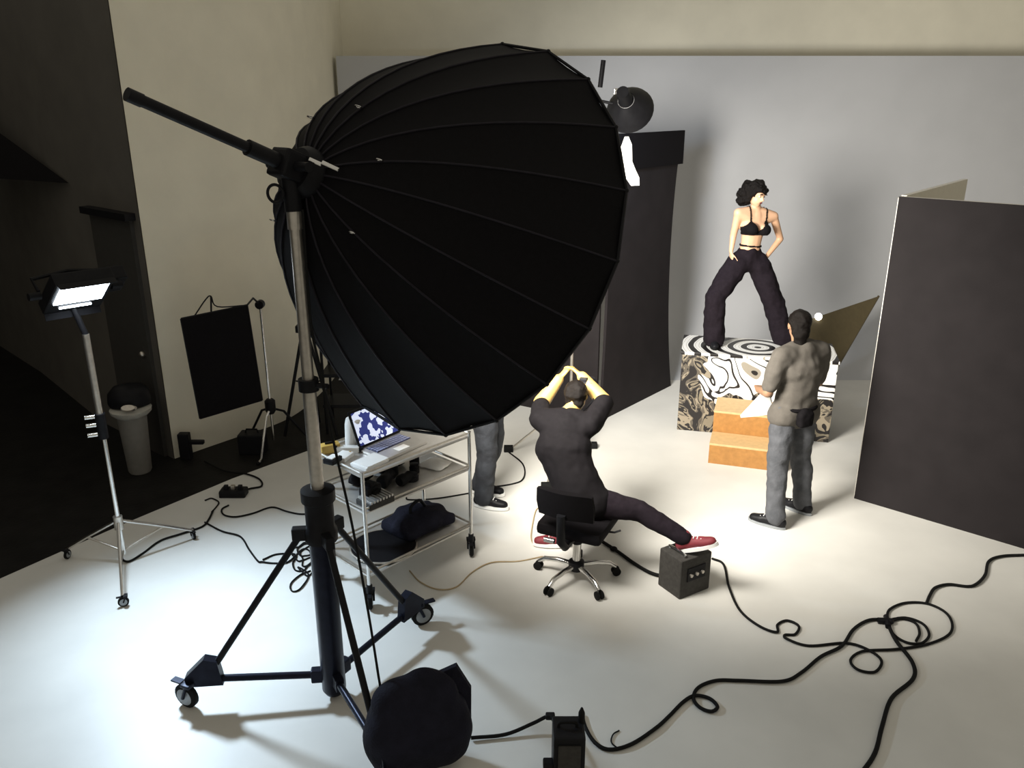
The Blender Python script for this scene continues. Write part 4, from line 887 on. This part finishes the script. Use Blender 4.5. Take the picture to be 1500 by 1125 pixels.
hand(b, J['wrL'], V((.45, .2, .5)), V((1, .3, -.3)), .6, 1, -1); hand(b, J['wrR'], V((-.45, .3, .35)), V((-1, .3, -.3)), .6, 1, 1)
feet(b, J); b.remesh(.010, 3)
ph = b.build('person', SKINW, smooth=True, label='seated photographer in black with both arms raised to the camera', cat='person')
face(ph, hc, hf, hu, .98, SKINW)
t = MB(); torso(t, J, .024, 1.0, 1.08)
arm(t, J, 'R', .030, 1.0, .95); arm(t, J, 'L', .030, 1.0, .72)
t.remesh(.011, 3, .010, 8, 11).build('shirt', BLACKCLOTH, ph, True)
t = MB()
for k in 'LR': leg(t, J, k, .018, 1.0, cut=.95)
t.rc(J['hipL'], J['hipR'], .118, .118).remesh(.011, 3, .008, 10, 12).build('trousers', PLUMCLOTH, ph, True)
shoe(ph, J, 'L', RED, PAPER, 1.0); shoe(ph, J, 'R', RED, PAPER, 1.0, up=(-.35, .15, 1))
r3, f3, u3 = axes(hf, hu)
MB().ell(hc - f3 * .02 + u3 * .03, (.086, .095, .088), (r3, f3, u3)).ell(hc - f3 * .05 - u3 * .04, (.070, .05, .055), (r3, f3, u3)).remesh(.009, 2, .006, 25, 9).build('hair', HAIR, ph, True)
cmc = hc + f3 * .16 + u3 * .015
cm = thing('handheld_camera', cmc - u3 * .06, 'black camera held up to the face of the seated photographer', 'camera')
MB().bev(cmc, (.145, .07, .10), (r3, f3, u3), .012).build('camera_body', BLACK, cm)
MB().bev(cmc + u3 * .06, (.06, .06, .035), (r3, f3, u3), .008).build('viewfinder', BLACK, cm)
MB().lathe(cmc, f3, [(.042, .03), (.042, .10), (.038, .11), (.038, .16), (.042, .17)], 18).build('lens', BLACK, cm, True)
MB().tube(spline([cmc - r3 * .075 + u3 * .03, cmc - r3 * .10 - f3 * .10 - u3 * .06, hc - f3 * .10 - u3 * .13, cmc + r3 * .10 - f3 * .10 - u3 * .06, cmc + r3 * .075 + u3 * .03], 6), .007, 6).build('neck_strap', BLACK, cm, True)

# -- power pack under the outstretched foot --------------------------------------------
pr = (P(1041, 861, .012) - pkc).normalized(); pl = V((-pr.y, pr.x, 0)); PW, PD, PH = .27, .22, .29
pk_c = pkc + pr * PW / 2 + pl * PD / 2
pk = thing('power_pack', pk_c, 'grey-black cube power pack under the red shoe of the photographer', 'power pack')
MB().bev(pk_c + V((0, 0, PH / 2)), (PW, PD, PH), (pr, pl, ez), .010).build('case', GREYPACK, pk)
MB().bev(pkc + pr * PW / 2 - pl * .003 + V((0, 0, .17)), (.16, .008, .10), (pr, pl, ez), .003).build('control_panel', BLACK, pk)
for i in range(3): MB().cyl(pkc + pr * (.08 + i * .05) - pl * .004 + V((0, 0, .17)), pkc + pr * (.08 + i * .05) - pl * .022 + V((0, 0, .17)), .012, n=12).build('dial', STEEL, pk, True)
MB().tube(spline([pk_c - pr * .08 - pl * .07 + V((0, 0, PH)), pk_c - pr * .08 - pl * .07 + V((0, 0, PH + .022)), pk_c - pr * .08 + pl * .07 + V((0, 0, PH + .022)), pk_c - pr * .08 + pl * .07 + V((0, 0, PH))], 4), .008, 8).build('handle', CHROME, pk, True)

# -- person behind the cart ----------------------------------------------------------------
Fq = V((.88, -.25, 0)).normalized(); Rq = V((Fq.y, -Fq.x, 0)); mo = V((-.20, 6.25, .012))
J = dict(pel=L3(0, 0, .95), chest=L3(0, 0, 1.25), neck=L3(0, .02, 1.44), shL=L3(0, 0, 1.38), shR=L3(0, 0, 1.38), hipL=0, hipR=0)
def L4(r, f, z): return mo + Rq * r + Fq * f + V((0, 0, z))
J = dict(pel=L4(0, 0, .95), chest=L4(0, 0, 1.26), neck=L4(0, .02, 1.44), shL=L4(-.18, 0, 1.38), shR=L4(.18, 0, 1.38), hipL=L4(-.09, 0, .90), hipR=L4(.09, 0, .90), elL=L4(-.23, .03, 1.1), elR=L4(.23, .03, 1.1),
         wrL=L4(-.16, .26, 1.08), wrR=L4(.16, .26, 1.08), knL=L4(-.11, .02, .50), knR=L4(.11, .03, .50), anL=L4(-.11, -.10, .095), anR=L4(.12, .0, .095), toeL=Fq, toeR=Fq)
hc = L4(0, .06, 1.60); hf = Fq * .9 + V((-.2, -.1, -.4)); hu = V((0, 0, 1))
b = MB(); torso(b, J, -.01); head(b, hc, hf, hu); b.rc(J['neck'], hc - V((0, 0, .05)), .056, .054)
for k in 'LR': arm(b, J, k); leg(b, J, k, -.012)
hand(b, J['wrL'], Fq, V((0, 0, -1)), .4, 1, 1); hand(b, J['wrR'], Fq, V((0, 0, -1)), .4, 1, -1)
feet(b, J); b.remesh(.011, 3)
pp = b.build('person', SKIND, smooth=True, label='person in dark jeans behind the cart, upper body hidden by the umbrella', cat='person')
face(pp, hc, hf, hu, 1.0, SKIND)
t = MB(); torso(t, J, .014)
for k in 'LR': arm(t, J, k, .014, 1.0, .8)
t.remesh(.012, 3, .010, 8, 14).build('shirt', BLACKCLOTH, pp, True)
t = MB()
for k in 'LR': leg(t, J, k, .018, 1.0, flare=.022)
t.rc(J['hipL'], J['hipR'], .115, .115).remesh(.011, 3, .010, 10, 15).clampz(.03).build('jeans', DARKJEANS, pp, True)
for k in 'LR': shoe(pp, J, k, BLACK, PAPER, 1.05)
r3, f3, u3 = axes(hf, hu)
MB().ell(hc - f3 * .02 + u3 * .03, (.086, .095, .088), (r3, f3, u3)).ell(hc - f3 * .05 - u3 * .04, (.07, .05, .055), (r3, f3, u3)).remesh(.010, 2, .005, 25, 9).build('hair', HAIR, pp, True)
